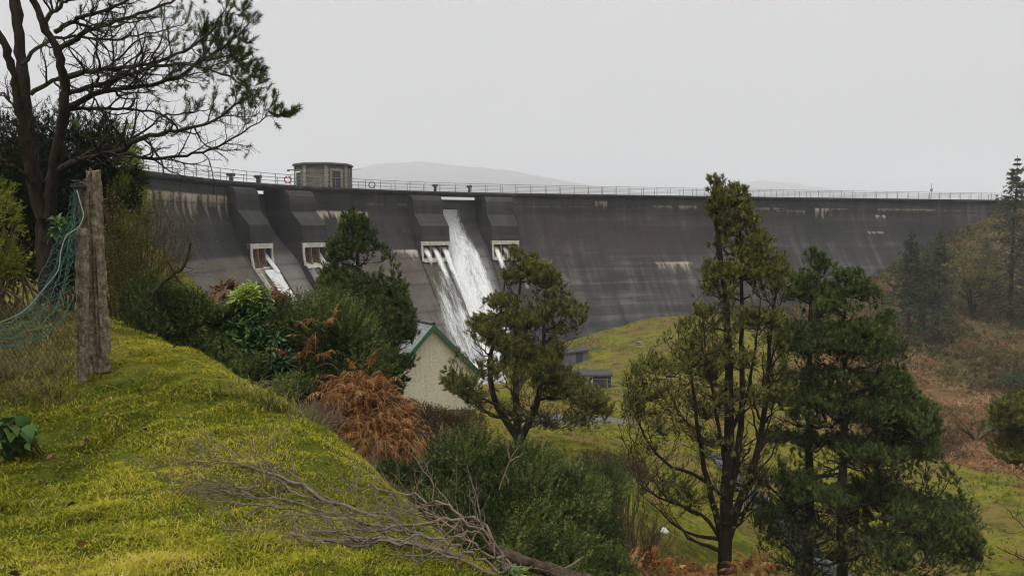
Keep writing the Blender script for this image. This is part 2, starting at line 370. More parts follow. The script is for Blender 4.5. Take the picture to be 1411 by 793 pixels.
MDAM = dam_concrete('dark_weathered_concrete'); MWET = dam_concrete('wet_sheen_concrete', 1.0)
MCREAM = plain('cream_lime_stained_concrete', (0.42, 0.39, 0.32), 0.45, 2.5)
MSIDE = plain('damp_side_concrete', (.022, .0215, .020), .5, 1.2)
MRUST = plain('rust_stained_concrete', (0.16, 0.10, 0.06), 0.6, 1.8)
EFF = [(188, 312, 1.45, 2.2, 0.8), (196, 250, 1.6, 0.5, 0.7), (424, 505, 2.7, 1.7, 1.4), (527, 577, 7.3, 1.2, 0.9), (548, 560, 4.9, .15, .5), (819, 836, 0.95, .9, .5), (935, 960, 1.55, .5, .55), (900, 925, 1.55, .3, .4),
       (1040, 1085, 1.6, .5, .6), (1122, 1168, 1.65, .25, .6), (1124, 1146, 1.6, 1.7, 1.0), (1206, 1220, 2.7, .5, 1.0), (1210, 1290, 1.75, .3, .5), (1192, 1213, 5.4, .3, .8), (888, 936, 9.6, 1.1, .75), (1070, 1110, 2.0, .6, .4), (1300, 1376, 1.8, .25, .35),
       (860, 905, 1.6, .2, .3), (500, 560, 1.7, .15, .3), (640, 820, 1.75, .12, .12)]
def stains(s, h):
    w = np.zeros_like(s); px = np.interp(s, _sl[_k0:], _pxs[_k0:])
    jag = vnoise(s * 3.3, s * 0, 11) + 0.7 * vnoise(s * 9, s * 0, 12)
    for a, b, hl, ln, st in EFF:
        d = ln * np.clip(0.55 + 1.3 * jag, 0.05, 1.6)
        t = (h - hl) / np.maximum(d, 1e-3)
        w = np.maximum(w, st * ((px > a) & (px < b)) * ((h > hl) & (t < 1)) * np.clip(1.15 - t, 0, 1))
    pale = 0.17 * np.clip((h - 7.2) * 4, 0, 1) * (px < 660) * np.clip(1.3 - h / 30, 0, 1)
    brown = np.clip(1.3 - np.hypot((px - 905) / 75, (h - 6.6) / 2.6) + .8 * vnoise(s * .4, h * .4, 5), 0, 1)
    brown = np.maximum(brown, 0.8 * np.clip(1.2 - np.hypot((px - 720) / 220, (h - 6.0) / 3.5) + vnoise(s * .3, h * .3, 6), 0, 1))
    brown = np.maximum(brown, 0.9 * ((px < 330) & (h > 7.4)) * np.clip(.7 + vnoise(s * .5, h * .5, 8), 0, 1))
    j = np.abs(((s - S_J + 6.9) % 13.8) - 6.9); joint = np.clip(1.3 - j / 0.16, 0, 1) * (h > 0.5) * .9
    j2 = np.abs(((h + 0.15 * 0) % 1.52) - .76); lift = np.clip(1.4 - j2 / 0.13, 0, 1) * (vnoise(s * .25, np.floor(h / 1.52) * 7.3, 31) > -.12) * .55
    return np.stack([np.clip(w + pale, 0, 1), np.clip(brown, 0, 1), np.clip(np.maximum(joint, lift), 0, 1)], -1)
def tone(s, h):
    lf = np.floor(h / 1.52); pn = np.floor((s - S_J) / 13.8)
    t = .45 + .30 * (hash2(lf, pn, 3) - .5) + .20 * (hash2(pn, pn * 0, 8) - .5) + .16 * (hash2(lf, lf * 0, 5) - .5) + .50 * vnoise(s * 1.3, h * .10, 41) + .34 * vnoise(s * 3.7, h * .2, 42) + .62 * fbm(s * .12, h * .22, 43) + .22 * vnoise(s * .5, h * 2.2, 47)
    wet = np.clip(vnoise(s * 2.1, lf * 3.1, 44) - .05, 0, 1) * np.clip(1 - ((h / 1.52) % 1) * 1.2, 0, 1)     # damp running down from each lift joint
    t = t - .75 * wet - .16 * np.clip(1 - np.abs(h - 5.5) / 3, 0, 1) + .10 * np.clip((h - 9) / 4, 0, 1) - .22 * np.clip(1 - h / 1.4, 0, 1)
    return np.clip(t + .06 * (hash2(np.floor(s * 6), np.floor(h * 6), 9) - .5), 0, 1)
dam = thing('dam', dam_pt(s_at(640), 10, 20), 'long dark curved concrete dam with spillway piers closing the valley', 'dam')
def sweep(name, s0, s1, prof, mat, ds=0.22, parent=dam, close=False):
    s = np.linspace(s0, s1, max(2, int((s1 - s0) / ds) + 1)); prof = np.asarray(prof, float)
    if close: prof = np.vstack([prof, prof[:1]])
    Sg, K = np.meshgrid(s, np.arange(len(prof)), indexing='ij'); o, h = prof[K, 0], prof[K, 1]
    V = dam_pt(Sg, o, h); i = np.arange(Sg.size).reshape(Sg.shape)
    Fh = np.stack([i[:-1, :-1], i[:-1, 1:], i[1:, 1:], i[1:, :-1]], -1).reshape(-1, 4)
    sv = np.concatenate([[0], np.cumsum(np.linalg.norm(np.diff(prof, axis=0), axis=1))])
    uv = np.stack([Sg, sv[K]], -1).reshape(-1, 2)
    return mk(name, V.reshape(-1, 3), Fh, mat, parent, smooth=False, uv=uv, cols={'stain': stains(Sg.ravel(), h.ravel())}, attrs={'tone': tone(Sg.ravel(), h.ravel())})
PW = 3.9
PIER = [s_at(315) - .35, s_at(387.5), s_at(567) - .5, s_at(665)]; PWS = [3.9, 3.9, 4.4, 4.0]
hs_ = np.concatenate([np.arange(0.5, 2.6, 0.18), np.arange(2.6, 26.1, 0.22)])
main_prof = [(-4.2, 24), (-4.2, 0.52), (-0.001, 0.52)] + [(float(run(h)), float(h)) for h in hs_ if h > .52]
def bay_out(h):
    k = np.clip((h - 2.2) / 6.0, 0, 1); k = k * k * (3 - 2 * k)
    return -2.4 + (run(h) - 0.35 + 2.4) * k
hb = np.arange(2.2, 26.1, 0.22)
bay_prof = [(-4.2, 24), (-4.2, 0.95), (-2.4, 0.95)] + [(-2.4, h) for h in (1.3, 1.7, 2.0)] + [(float(bay_out(h)), float(h)) for h in hb]
mid = [p + w / 2 for p, w in zip(PIER, PWS)]
for a, b in ((20, mid[0]), (mid[1], mid[2]), (mid[3], SMAX)): sweep('wall', a, b, main_prof, MDAM)
for a, b in ((mid[0], mid[1]), (mid[2], mid[3])): sweep('spillway_bay', a, b, bay_prof, MWET)
sweep('crest_walkway', 20, SMAX, [(-4.5, 0.5), (-4.5, 0.0), (0.32, 0.0), (0.32, 0.28), (0.22, 0.5)], MDAM, close=True)
HOOD = [(-2.6, 0.53), (0.25, 0.53), (0.75, 0.75), (1.08, 1.2), (1.22, 1.9), (1.28, 2.9), (2.75, 4.4), (2.95, 6.3), (0.6, 6.3), (0.9, 9.0), (-2.6, 9.0)]
FIN = [(0.62, 6.32), (2.93, 6.32), (2.93, 7.6), (3.30, 9.0), (0.92, 9.0)]
def pier(s0, k):
    PW = PWS[k]; sc_ = (.85, 1, 1, 1)[k]
    def ex(a, b):
        return lambda p, e: dam_pt(s0 + (b if e else a), p[0], p[1])
    n = 10; V = []; Fh = []
    sg = np.linspace(0, PW, n)
    poly = np.array(HOOD) * (1, (.97, .98, 1, 1)[k]); poly[:, 0] = np.where(poly[:, 0] > 1, poly[:, 0] * sc_, poly[:, 0]); pl = []; H0 = 6.3 * (.97, .98, 1, 1)[k]; XO = 2.95 * sc_
    for i in range(len(poly)):
        a, b = poly[i], poly[(i + 1) % len(poly)]; m = max(1, int(np.linalg.norm(b - a) / 0.3)); pl += [a + (b - a) * t / m for t in range(m)]
    pl = np.array(pl); L = len(pl)
    Sg, K = np.meshgrid(s0 + sg, np.arange(L), indexing='ij'); V = dam_pt(Sg, pl[K, 0], pl[K, 1]).reshape(-1, 3)
    i = np.arange(n * L).reshape(n, L); j = np.roll(i, -1, 1)
    quads = np.stack([i[:-1], j[:-1], j[1:], i[1:]], -1).reshape(-1, 4).tolist()
    me = bpy.data.meshes.new('pier'); off = np.array(dam.location)
    faces = quads + [i[0].tolist()[::-1], i[-1].tolist()]
    me.from_pydata((V - off).tolist(), [], faces); me.update()
    arc = np.concatenate([[0], np.cumsum(np.linalg.norm(np.diff(pl, axis=0), axis=1))])
    l = me.uv_layers.new(name='UVMap'); vi = np.zeros(len(me.loops), np.int32); me.loops.foreach_get('vertex_index', vi)
    uvv = np.stack([Sg.ravel() + 60 * k, arc[K.ravel()]], 1)
    for poly_ in me.polygons:
        if poly_.loop_total > 4:
            for li in poly_.loop_indices: uvv_ = pl[vi[li] % L]; l.data[li].uv = (uvv_[0] + 300 + 40 * k, uvv_[1])
        else:
            for li in poly_.loop_indices: l.data[li].uv = uvv[vi[li]]
    at = me.attributes.new('tone', 'FLOAT', 'POINT'); at.data.foreach_set('value', np.clip(.46 + .5 * vnoise(Sg.ravel() * 1.6, pl[K.ravel(), 1] * .3, 7) + .25 * vnoise(Sg.ravel() * 4, pl[K.ravel(), 1] * 2, 8), 0, 1).astype(np.float32))
    me.materials.append(MDAM); o = bpy.data.objects.new('pier', me); COL.objects.link(o); o.parent = dam
    def sub(name, a, b, poly, mat):
        V, Fp = prism_vf(poly, ex(a, b)); q = mk_py(name, [Vector(v) - dam.location for v in V], Fp, mat); q.parent = o; return q
    # cream frame round three outlet mouths
    sub('lintel', 0, PW, [(XO - .5, H0 + .003), (XO + .06, H0 + .003), (XO + .06, H0 + .5), (XO - .5, H0 + .5)], MCREAM)
    B0 = 8.75
    for q, a in enumerate((0.0, PW / 3 - .08, PW * 2 / 3 - .1, PW - 0.2)):
        if q in (0, 3):
            sub('outlet_side', a, a + .2, [(0.62, H0 + .02), (XO - .12, H0 + .02), (XO - .12, 7.4), (XO + .12, B0), (.92, B0)], MSIDE)
            sub('outlet_post', a, a + .2, [(XO - .118, H0 + .5), (XO + .05, H0 + .5), (XO + .05, 7.4), (XO + .3, B0), (XO + .12, B0), (XO - .118, 7.4)], MCREAM)
        else:
            sub('outlet_fin', a, a + .17, [(0.62, H0 + .5), (XO - .02, H0 + .5), (XO - .02, 7.4), (XO + .25, B0), (.92, B0)], MRUST)
    sub('outlet_floor', 0.22, PW - 0.22, [(0.93, 7.8), (XO + .27, 8.55), (XO + .36, 8.85), (0.93, 8.85)], MCREAM)
    # chute with low side walls
    hc = np.arange(8.6, 25, 0.8)
    s_ = [(float(run(h)) + (0.12 if k < 2 else .03), float(h)) for h in hc]
    sweep('chute', s0, s0 + PW, s_, MWET if k < 2 else MDAM, parent=dam)
    for a in ((-0.02, PW - 0.16) if k < 2 else ()):
        pr = [(float(run(h)) + 0.42, float(h)) for h in hc] + [(float(run(h)) - .6, float(h)) for h in hc[::-1]]
        V, Fp = prism_vf(pr, ex(a, a + 0.18)); mk_py('chute_wall', V, Fp, MCREAM if k == 0 and a < 0 else MSIDE, dam)
    return o
PIERS = [pier(s, k) for k, s in enumerate(PIER)]

# falling water
def watermat(name, dens, col=(0.68, 0.69, 0.67)):
    m = M(name, 0.45, 0.4); uv = m.tc.outputs['UV']
    n = m.noise(1.0, 7, 0.72, uv, (2.6, 0.42, 1), 0.6); f = m.noise(1.0, 5, .7, uv, (9, 1.6, 1), 0.4)
    a = m.mix(0.55, n, f); w = m.attr('flow').outputs['Fac']
    a = m.math('ADD', a, m.math('MULTIPLY', m.math('SUBTRACT', w, 0.5), dens))
    fac = m.ramp(a, [(0.32, 0.0), (0.66, 1.0)])
    c = m.ramp(f, [(0.3, tuple(x * .62 for x in col)), (0.65, col)])
    m.color(c); o = m.t.nodes['Material Output']; tr = N(m.t, 'ShaderNodeBsdfTransparent'); mxs = N(m.t, 'ShaderNodeMixShader')
    m.link(fac, mxs.inputs[0]); m.link(tr.outputs[0], mxs.inputs[1]); m.link(m.b.outputs[0], mxs.inputs[2]); m.link(mxs.outputs[0], o.inputs[0])
    m.bump(a, 0.8, 0.15); return m.m
MW1 = watermat('white_water', 0.55)
def fall(s0, s1, h0, h1, lift, flow, base=run, edge=0.25):
    h = np.arange(h0, h1, 0.2); n = max(7, int((s1(np.array([h1]))[0] - s0(np.array([h1]))[0]) / .12))
    Hg, t = np.meshgrid(h, np.linspace(0, 1, n), indexing='ij'); S2 = s0(Hg) + t * (s1(Hg) - s0(Hg))
    o = base(Hg) + lift + 0.10 * fbm(S2 * 1.4, Hg * .8, 4) + 0.05 * vnoise(S2 * 6, Hg * 2, 8)
    fl = flow(t, (Hg - h0) / (h1 - h0), Hg) + 0.35 * fbm(S2 * .8, Hg * .3, 14) + .28 * fbm(S2 * 3.1, Hg * .45, 15, 3)
    e = np.minimum(t, 1 - t) / edge; fl = fl * np.clip(e + 0.25 * vnoise(S2 * 3, Hg * 1.2, 17), 0, 1)
    V = dam_pt(S2, o, Hg); i = np.arange(Hg.size).reshape(Hg.shape)
    Fh = np.stack([i[:-1, :-1], i[:-1, 1:], i[1:, 1:], i[1:, :-1]], -1).reshape(-1, 4)
    return tag(mk('water', V.reshape(-1, 3), Fh, MW1, smooth=True, uv=np.stack([S2, Hg], -1).reshape(-1, 2), attrs={'flow': fl}), kind='structure')
PI2 = PIER[2] + PWS[2]; bw = PIER[3] - PI2
fall(lambda h: PI2 + .03 + 0 * h - np.clip((h - 8.5) * .25, 0, 5), lambda h: PI2 + bw * (.66 + np.clip((h - 3) * .028, 0, .6)), 2.25, 25, 0.25, lambda t, v, h: 0.98 - 0.28 * t * (h < 30) - .25 * np.clip(.3 - t, 0, 1) * np.clip((h - 10) / 4, 0, 1), lambda h: np.maximum(bay_out(h), 0 * h - 3), edge=.2)
fall(lambda h: PIER[2] - .4 - np.clip((h - 9) * .22, 0, 6), lambda h: PI2 + .6 + 0 * h, 10, 25, 0.3, lambda t, v, h: 0.10 + .40 * np.clip((h - 10) / 5, 0, 1) + .1 * t, edge=.3)
for k, pr in enumerate(PIER):
    PW = PWS[k]; w3 = PW / 3
    if k < 2:
        fall(lambda h: pr + (.95, 2.0)[k] + 0 * h, lambda h: pr + PW - .2 + 0 * h, 8.7, 25, .42, lambda t, v, h: (1.25, .6)[k] + .35 * t, edge=.2)
        fall(lambda h: pr + .2 + 0 * h, lambda h: pr + 1.5 + 0 * h, 8.7, 25, .4, lambda t, v, h: .22 + .1 * t, edge=.1)
        fall(lambda h: pr + w3 * 2 + .12 + 0 * h, lambda h: pr + PW - .2 + 0 * h, 7.0, 9.2, .5, lambda t, v, h: .9 + 0 * t, lambda h: np.clip(1.3 + (h - 7) * .9, 0, 9), edge=.1)
        continue
    for j in range(3):
        ln = ((9.4, 11.6, 14), (11, 10., 12.5))[k - 2][j]; fl = ((1.0, 1.0, 1.05), (1.05, .5, .95))[k - 2][j]
        fall(lambda h: pr + w3 * j + .12 + np.clip(h - 9, 0, 9) * .03, lambda h: pr + w3 * (j + 1) - .06 + np.clip(h - 9, 0, 9) * .10, 7.0, ln, .9, lambda t, v, h: fl * (1.10 - .95 * v ** 2) + 0 * t, lambda h: np.where(h < 9, 1.25 + np.clip((h - 7) / 2, 0, 1) ** .7 * (run(9.) - 1.05), run(h) + .2), edge=.5)
for px, py, D, r in ((497, 440, 82, 3.2), (668, 500, 90, 3.6), (640, 500, 88, 3.2)):          # foam at the foot of the falls
    p = P(px, py, D); th = np.linspace(0, 2 * np.pi, 40, endpoint=False); rr = np.linspace(0, 1, 12)
    T, R_ = np.meshgrid(th, rr); X = p[0] + R_ * r * np.cos(T); Y = p[1] + R_ * r * np.sin(T) * .8
    Zf = p[2] - 3.0 + 3.2 * (1 - R_ ** 2) ** 1.2 + .8 * fbm(X * 1.1, Y * 1.1, 3); i = np.arange(T.size).reshape(T.shape); j = np.roll(i, -1, 1)
    Fh = np.stack([i[:-1], j[:-1], j[1:], i[1:]], -1).reshape(-1, 4)
    tag(mk('foam_water', np.stack([X, Y, Zf], -1).reshape(-1, 3), Fh, MW1, smooth=True, uv=np.stack([X * .6, Y * .6], -1).reshape(-1, 2), attrs={'flow': .9 - .5 * R_}), kind='structure')

# tubes along many paths at once
def tube_vf(Pp, R, sides=5):
    Pp = np.asarray(Pp, float); R = np.asarray(R, float); Mn, K = Pp.shape[:2]
    t = unit(np.gradient(Pp, axis=1)); mean = unit(t.mean(1))
    ref = np.where(np.abs(mean[:, 2:3]) < 0.8, EZ[None], EX[None])[:, None]
    n1 = unit(np.cross(t, np.broadcast_to(ref, t.shape))); n2 = np.cross(t, n1)
    a = np.arange(sides) * 2 * np.pi / sides
    V = Pp[:, :, None] + R[:, :, None, None] * (n1[:, :, None] * np.cos(a)[:, None] + n2[:, :, None] * np.sin(a)[:, None])
    i = np.arange(Mn * K * sides).reshape(Mn, K, sides); j = np.roll(i, -1, 2)
    Fh = np.stack([i[:, :-1], j[:, :-1], j[:, 1:], i[:, 1:]], -1).reshape(-1, 4)
    return V.reshape(-1, 3), Fh
def merge(parts):
    V, Fs, o = [], [], 0
    for v, f in parts:
        V.append(v); Fs.append(f + o); o += len(v)
    return np.vstack(V), np.vstack(Fs)
MRAIL = plain('galvanised_rail', (0.16, 0.165, 0.165), 0.3, 3, 0.6)
def railing(out_, label, sa, sb, hand):
    t = thing('railing', dam_pt((sa + sb) / 2, out_, 0), label, 'railing', 'railings along the dam crest')
    s = np.linspace(sa, sb, 260)
    parts = [tube_vf(dam_pt(s, out_, -h)[None], np.full((1, 260), r), 5) for h, r in ((1.1, .032), (.72, .02), (.36, .02))]
    V, Fh = merge(parts); mk('rails', V, Fh, MRAIL, t)
    n = int((sb - sa) / 2.15); first = None
    for q in np.linspace(sa, sb, min(n, 98)):
        p = dam_pt(q, out_, 0)
        if first is None:
            V, Fh = tube_vf(np.array([[(0, 0, -.0), (0, 0, 1.12)]]), np.array([[.034, .034]]), 6)
            first = mk('post', V, Fh, MRAIL); o = first
        else:
            o = first.copy(); COL.objects.link(o)
        o.parent = t; o.location = Vector(p) - t.location
    return t
S_A, S_B = 27.0, s_at(1405)
railing(0.2, 'long steel railing along the downstream edge of the dam crest', S_A, S_B, 0)
railing(-4.3, 'farther steel railing along the reservoir side of the dam crest', S_A, S_B, 1)

# valve tower on the crest
def stone(name, c, sc=1.0, mortar=(0.30, 0.29, 0.26)):
    m = M(name, 0.9, 0.2); br = N(m.t, 'ShaderNodeTexBrick'); br.inputs['Scale'].default_value = 1.0 * sc
    br.inputs['Brick Width'].default_value = 0.55; br.inputs['Row Height'].default_value = 0.26; br.inputs['Mortar Size'].default_value = 0.022
    br.inputs['Color1'].default_value = tuple(x * .7 for x in c) + (1,); br.inputs['Color2'].default_value = tuple(x * 1.3 for x in c) + (1,); br.inputs['Mortar'].default_value = mortar + (1,)
    m.link(m.tc.outputs['UV'], br.inputs['Vector']); n = m.noise(4, 6, .7)
    c2 = m.mix(m.ramp(n, [(0.35, 0.0), (0.7, 0.7)]), br.outputs[0], tuple(x * .45 for x in c)); m.color(c2); m.bump(n, .5, .05); return m.m
MST = stone('dark_rubble_stone', (0.105, 0.098, 0.075), 1.0, (0.17, .16, .135)); MQ = plain('pale_quoin_stone', (0.20, 0.19, 0.155), .35, 3); MLEAD = plain('lead_roof', (0.045, 0.047, 0.05), .3, 2)
_ss = np.linspace(40, 110, 1401); s_t = float(_ss[np.argmin(np.abs(to_px(dam_pt(_ss, -3.0, -1))[0] - 445.5))]); tc_ = dam_pt(s_t, -3.0, 0)
tower = thing('valve_tower', tc_, 'squat octagonal grey stone valve house standing on the dam crest', 'tower')
TR = 3.25; fx = math.atan2(tc_[0], tc_[1])
def tcor(k, r, z):
    a = math.radians(19 + 45 * k) - fx * 0
    return np.array((tc_[0] + r * math.sin(a), tc_[1] - r * math.cos(a), tc_[2] + z))
TH = 2.55
V = []; Fh = []; uvs = []
for k in range(8):
    a, b, = tcor(k, TR, -0.3), tcor(k + 1, TR, -0.3); L = np.linalg.norm(b - a); o = len(V)
    V += [a, b, b + EZ * (TH + .3), a + EZ * (TH + .3)]; Fh.append((o, o + 1, o + 2, o + 3)); uvs += [(k * 3.1, 0), (k * 3.1 + L, 0), (k * 3.1 + L, TH), (k * 3.1, TH)]
mk('wall', V, Fh, MST, tower, uv=uvs)
ring = lambda r, z: [tcor(k, r, z) for k in range(8)]
V = ring(TR + .28, TH) + ring(TR + .28, TH + .16) + ring(TR + .1, TH + .3) + ring(.1, TH + .45) + ring(TR - .1, TH)
Fh = [tuple(reversed(range(32, 40)))]
for lv in range(3): Fh += [(lv * 8 + k, lv * 8 + (k + 1) % 8, lv * 8 + 8 + (k + 1) % 8, lv * 8 + 8 + k) for k in range(8)]
Fh += [tuple(range(24, 32))] + [(k, 32 + k, 32 + (k + 1) % 8, (k + 1) % 8) for k in range(8)]
mk_py('roof', V, Fh, MLEAD, tower)
q = []
for k in range(-3, 4):
    q = []; c0 = tcor(k, TR + .02, 0); rd = unit(np.array((c0[0] - tc_[0], c0[1] - tc_[1], 0))); tn = np.array((-rd[1], rd[0], 0))
    q += [(c0 + EZ * (.13 + r * .255), tn, rd, EZ, .26 if r % 2 else .16, .07, .115) for r in range(10)]
    boxes('quoin_stack', q, MQ, tower, .01)
def on_face(k, u, z, d):                                 # u metres along face k from its middle
    a, b = tcor(k, TR, 0), tcor(k + 1, TR, 0); m_ = (a + b) / 2; tn = unit(b - a); rd = unit(np.array((m_[0] - tc_[0], m_[1] - tc_[1], 0)))
    return m_ + tn * u + EZ * z + rd * d, tn, rd
MDK = plain('dark_painted_timber', (0.035, 0.038, 0.042), .2, 3); MWH = plain('white_painted_timber', (.62, .62, .58), .15, 5)
p, tn, rd = on_face(0, 0.0, .95, 0.0)
door = boxes('door', [(p + rd * .03, tn, rd, EZ, .55, .05, .95)], MDK, tower, .01)
fr = boxes('door_frame', [(p + tn * .67, tn, rd, EZ, .12, .12, .95), (p - tn * .67, tn, rd, EZ, .12, .12, .95), (p + EZ * 1.08, tn, rd, EZ, .85, .14, .13)], MQ, tower, .01)
p, tn, rd = on_face(6, -.35, .95, 0.0)
wd = boxes('window', [(p + rd * .02, tn, rd, EZ, .42, .04, .8)], MDK, tower); 
f2 = boxes('frame', [(p - tn * .5, tn, rd, EZ, .07, .1, .82), (p + EZ * .88, tn, rd, EZ, .6, .11, .08)], MWH); f2.data.transform(__import__('mathutils').Matrix.Translation(-tower.location)); f2.parent = wd
p = tcor(6, TR + .1, 2.1)
boxes('lamp_bracket', [(p + np.array((-.35, 0, 0)), EX, EY, EZ, .4, .06, .05), (p + np.array((-.65, 0, -.1)), EX, EY, EZ, .12, .1, .06)], MLEAD, tower)
p = tcor(1, TR + .1, 1.9)
V, Fh = merge([tube_vf(np.array([[p, p + (.35, 0, 0)]]), np.full((1, 2), .025)), tube_vf(np.array([[p + (.35, 0, -.5), p + (.35, 0, .35)]]), np.full((1, 2), .03)), tube_vf(np.array([[p + (.35, 0, .2), p + (1.7, 0, .28)]]), np.full((1, 2), .022))])
mk('aerial', V, Fh, MRAIL, tower)

# small things on the crest
MRED = plain('faded_red_plastic', (.22, .05, .04), .15, 8); MPOST = plain('dark_cast_iron', (.03, .03, .032), .3, 6)
def lifebuoy(px, label, dh):
    c0 = dam_pt(s_at(px), 0.30, -dh); t = thing('lifebuoy', c0, label, 'lifebuoy', 'lifebuoys on the crest railing')
    a = np.linspace(0, 2 * np.pi, 25); ring_ = c0 + .36 * (np.cos(a)[:, None] * EX + np.sin(a)[:, None] * EZ)
    V, Fh = tube_vf(ring_[None], np.full((1, 25), .065), 8); mk('ring', V, Fh, MRED, t, smooth=True)
    for k in range(4):
        a2 = np.linspace(-.2, .2, 5) + k * math.pi / 2 + .785; rr = c0 + .36 * (np.cos(a2)[:, None] * EX + np.sin(a2)[:, None] * EZ)
        V, Fh = tube_vf(rr[None], np.full((1, 5), .072), 8); mk('white_band', V, Fh, MRAIL, t, smooth=True)
lifebuoy(394, 'faded red lifebuoy hung on the railing left of the stone valve house', .55)
lifebuoy(510.5, 'faded red lifebuoy hung on the railing right of the stone valve house', .5)
def winch(px, label, hgt):
    c0 = dam_pt(s_at(px), -0.25, 0); t = thing('sluice_winch', c0, label, 'winch', 'sluice winches over the spillways')
    boxes('pedestal', [(c0 + EZ * hgt / 2, EX, EY, EZ, .17, .17, hgt / 2)], MPOST, t, .02)
    boxes('gearbox', [(c0 + EZ * (hgt + .15), EX, EY, EZ, .34, .24, .15)], MPOST, t, .04)
    V, Fh = tube_vf(np.array([[c0 + EZ * (hgt + .15) - EX * .5, c0 + EZ * (hgt + .15) + EX * .1]]), np.full((1, 2), .05)); mk('crank_shaft', V, Fh, MPOST, t)
winch(322, 'small dark iron sluice winch above the leftmost spillway pier', .5)
winch(358.6, 'dark iron sluice winch above the dry spillway bay', .55)
winch(601, 'dark iron sluice winch left of the bay with the big waterfall', .6)
winch(648, 'dark iron sluice winch right of the bay with the big waterfall', .6)
c0 = dam_pt(s_at(1284), -.2, 0); t = thing('mast', c0, 'thin pole standing above the far right end of the crest railing', 'mast')
V, Fh = tube_vf(np.array([[c0, c0 + EZ * 2.6]]), np.array([[.05, .03]])); mk('pole', V, Fh, MRAIL, t)
boxes('sensor_box', [(c0 + EZ * 1.5, EX, EY, EZ, .16, .12, .2)], MRAIL, t, .02)

# ------------------------------------------------------------------ buildings below the dam
def roughcast():
    m = M('cream_roughcast', .95, .1); n = m.noise(9, 6, .8); b = m.noise(.8, 4); st = m.noise(1.0, 5, .7, stretch=(5, 5, .35))
    c = m.ramp(n, [(.25, (.27, .245, .17)), (.5, (.50, .465, .34)), (.8, (.62, .58, .45))])
    c = m.mix(m.ramp(st, [(.5, 0.), (.75, .5)]), c, (.22, .2, .14)); m.color(c); m.bump(n, 1.0, .06); return m.m
def slate():
    m = M('grey_slate', .55, .4); br = N(m.t, 'ShaderNodeTexBrick'); br.inputs['Scale'].default_value = 1; br.inputs['Brick Width'].default_value = .3; br.inputs['Row Height'].default_value = .24; br.inputs['Mortar Size'].default_value = .012
    br.inputs['Color1'].default_value = (.10, .105, .105, 1); br.inputs['Color2'].default_value = (.17, .175, .17, 1); br.inputs['Mortar'].default_value = (.04, .04, .04, 1)
    m.link(m.tc.outputs['UV'], br.inputs['Vector']); n = m.noise(3, 5); c = m.mix(m.ramp(n, [(.5, 0.), (.75, .5)]), br.outputs[0], (.14, .15, .09)); m.color(c); m.bump(br.outputs[1], -.6, .02); return m.m
HD = 45.0; ap = P(595, 450, HD); HW = 3.1; yaw = math.radians(35)
hx = np.array((math.cos(yaw), math.sin(yaw), 0)); hy = np.array((-math.sin(yaw), math.cos(yaw), 0))    # along the gable, and back along the ridge
EAVE = 3.0; HB = 6.2; HLN = 8.5
def hp(u, v, w): return ap + hx * u + hy * v + EZ * w
house = thing('cottage', hp(0, 0, -HB), 'cream roughcast gabled cottage with slate roof and green bargeboards', 'house')
V = [hp(-HW, 0, -HB), hp(HW, 0, -HB), hp(HW, 0, -EAVE), hp(0, 0, 0), hp(-HW, 0, -EAVE), hp(-HW, HLN, -HB), hp(HW, HLN, -HB), hp(HW, HLN, -EAVE), hp(0, HLN, 0), hp(-HW, HLN, -EAVE)]
mk_py('wall', V, [(0, 1, 2, 3, 4), (5, 9, 8, 7, 6), (0, 4, 9, 5), (1, 6, 7, 2)], roughcast(), house)
k = EAVE / HW; ov = .3
for sgn in (-1, 1):
    a = lambda u, v, w: hp(sgn * u, v, -k * u + w)
    V = [a(-.0, -.22, .16), a(HW + ov, -.22, .16), a(HW + ov, HLN + .2, .16), a(0, HLN + .2, .16), a(0, -.22, .03), a(HW + ov, -.22, .03), a(HW + ov, HLN + .2, .03), a(0, HLN + .2, .03)]
    L = math.hypot(HW + ov, EAVE + ov * k)
    mk('roof', V, [(0, 1, 2, 3), (4, 7, 6, 5), (0, 4, 5, 1), (1, 5, 6, 2), (2, 6, 7, 3)], MSL if 'MSL' in globals() else globals().setdefault('MSL', slate()), house, uv=[(0, 0), (0, L), (HLN, L), (HLN, 0)] * 2)
    V = [a(0, -.262, .17), a(HW + ov, -.262, .17), a(HW + ov, -.262, -.16), a(0, -.262, -.16), a(0, -.222, .17), a(HW + ov, -.222, .17), a(HW + ov, -.222, -.16), a(0, -.222, -.16)]
    mk_py('bargeboard', V, [(0, 1, 2, 3), (4, 7, 6, 5), (0, 4, 5, 1), (1, 5, 6, 2), (2, 6, 7, 3), (3, 7, 4, 0)], globals().setdefault('MGRN', plain('dark_green_paint', (.028, .075, .045), .2, 4, .5)), house)
rd_ = [hp(0, v, .19) for v in np.linspace(-.24, HLN + .2, 2)]
V, Fh = tube_vf(np.array([rd_]), np.full((1, 2), .11), 8); mk('ridge', V, Fh, globals()['MSL'], house, uv=np.zeros((len(V), 2)))

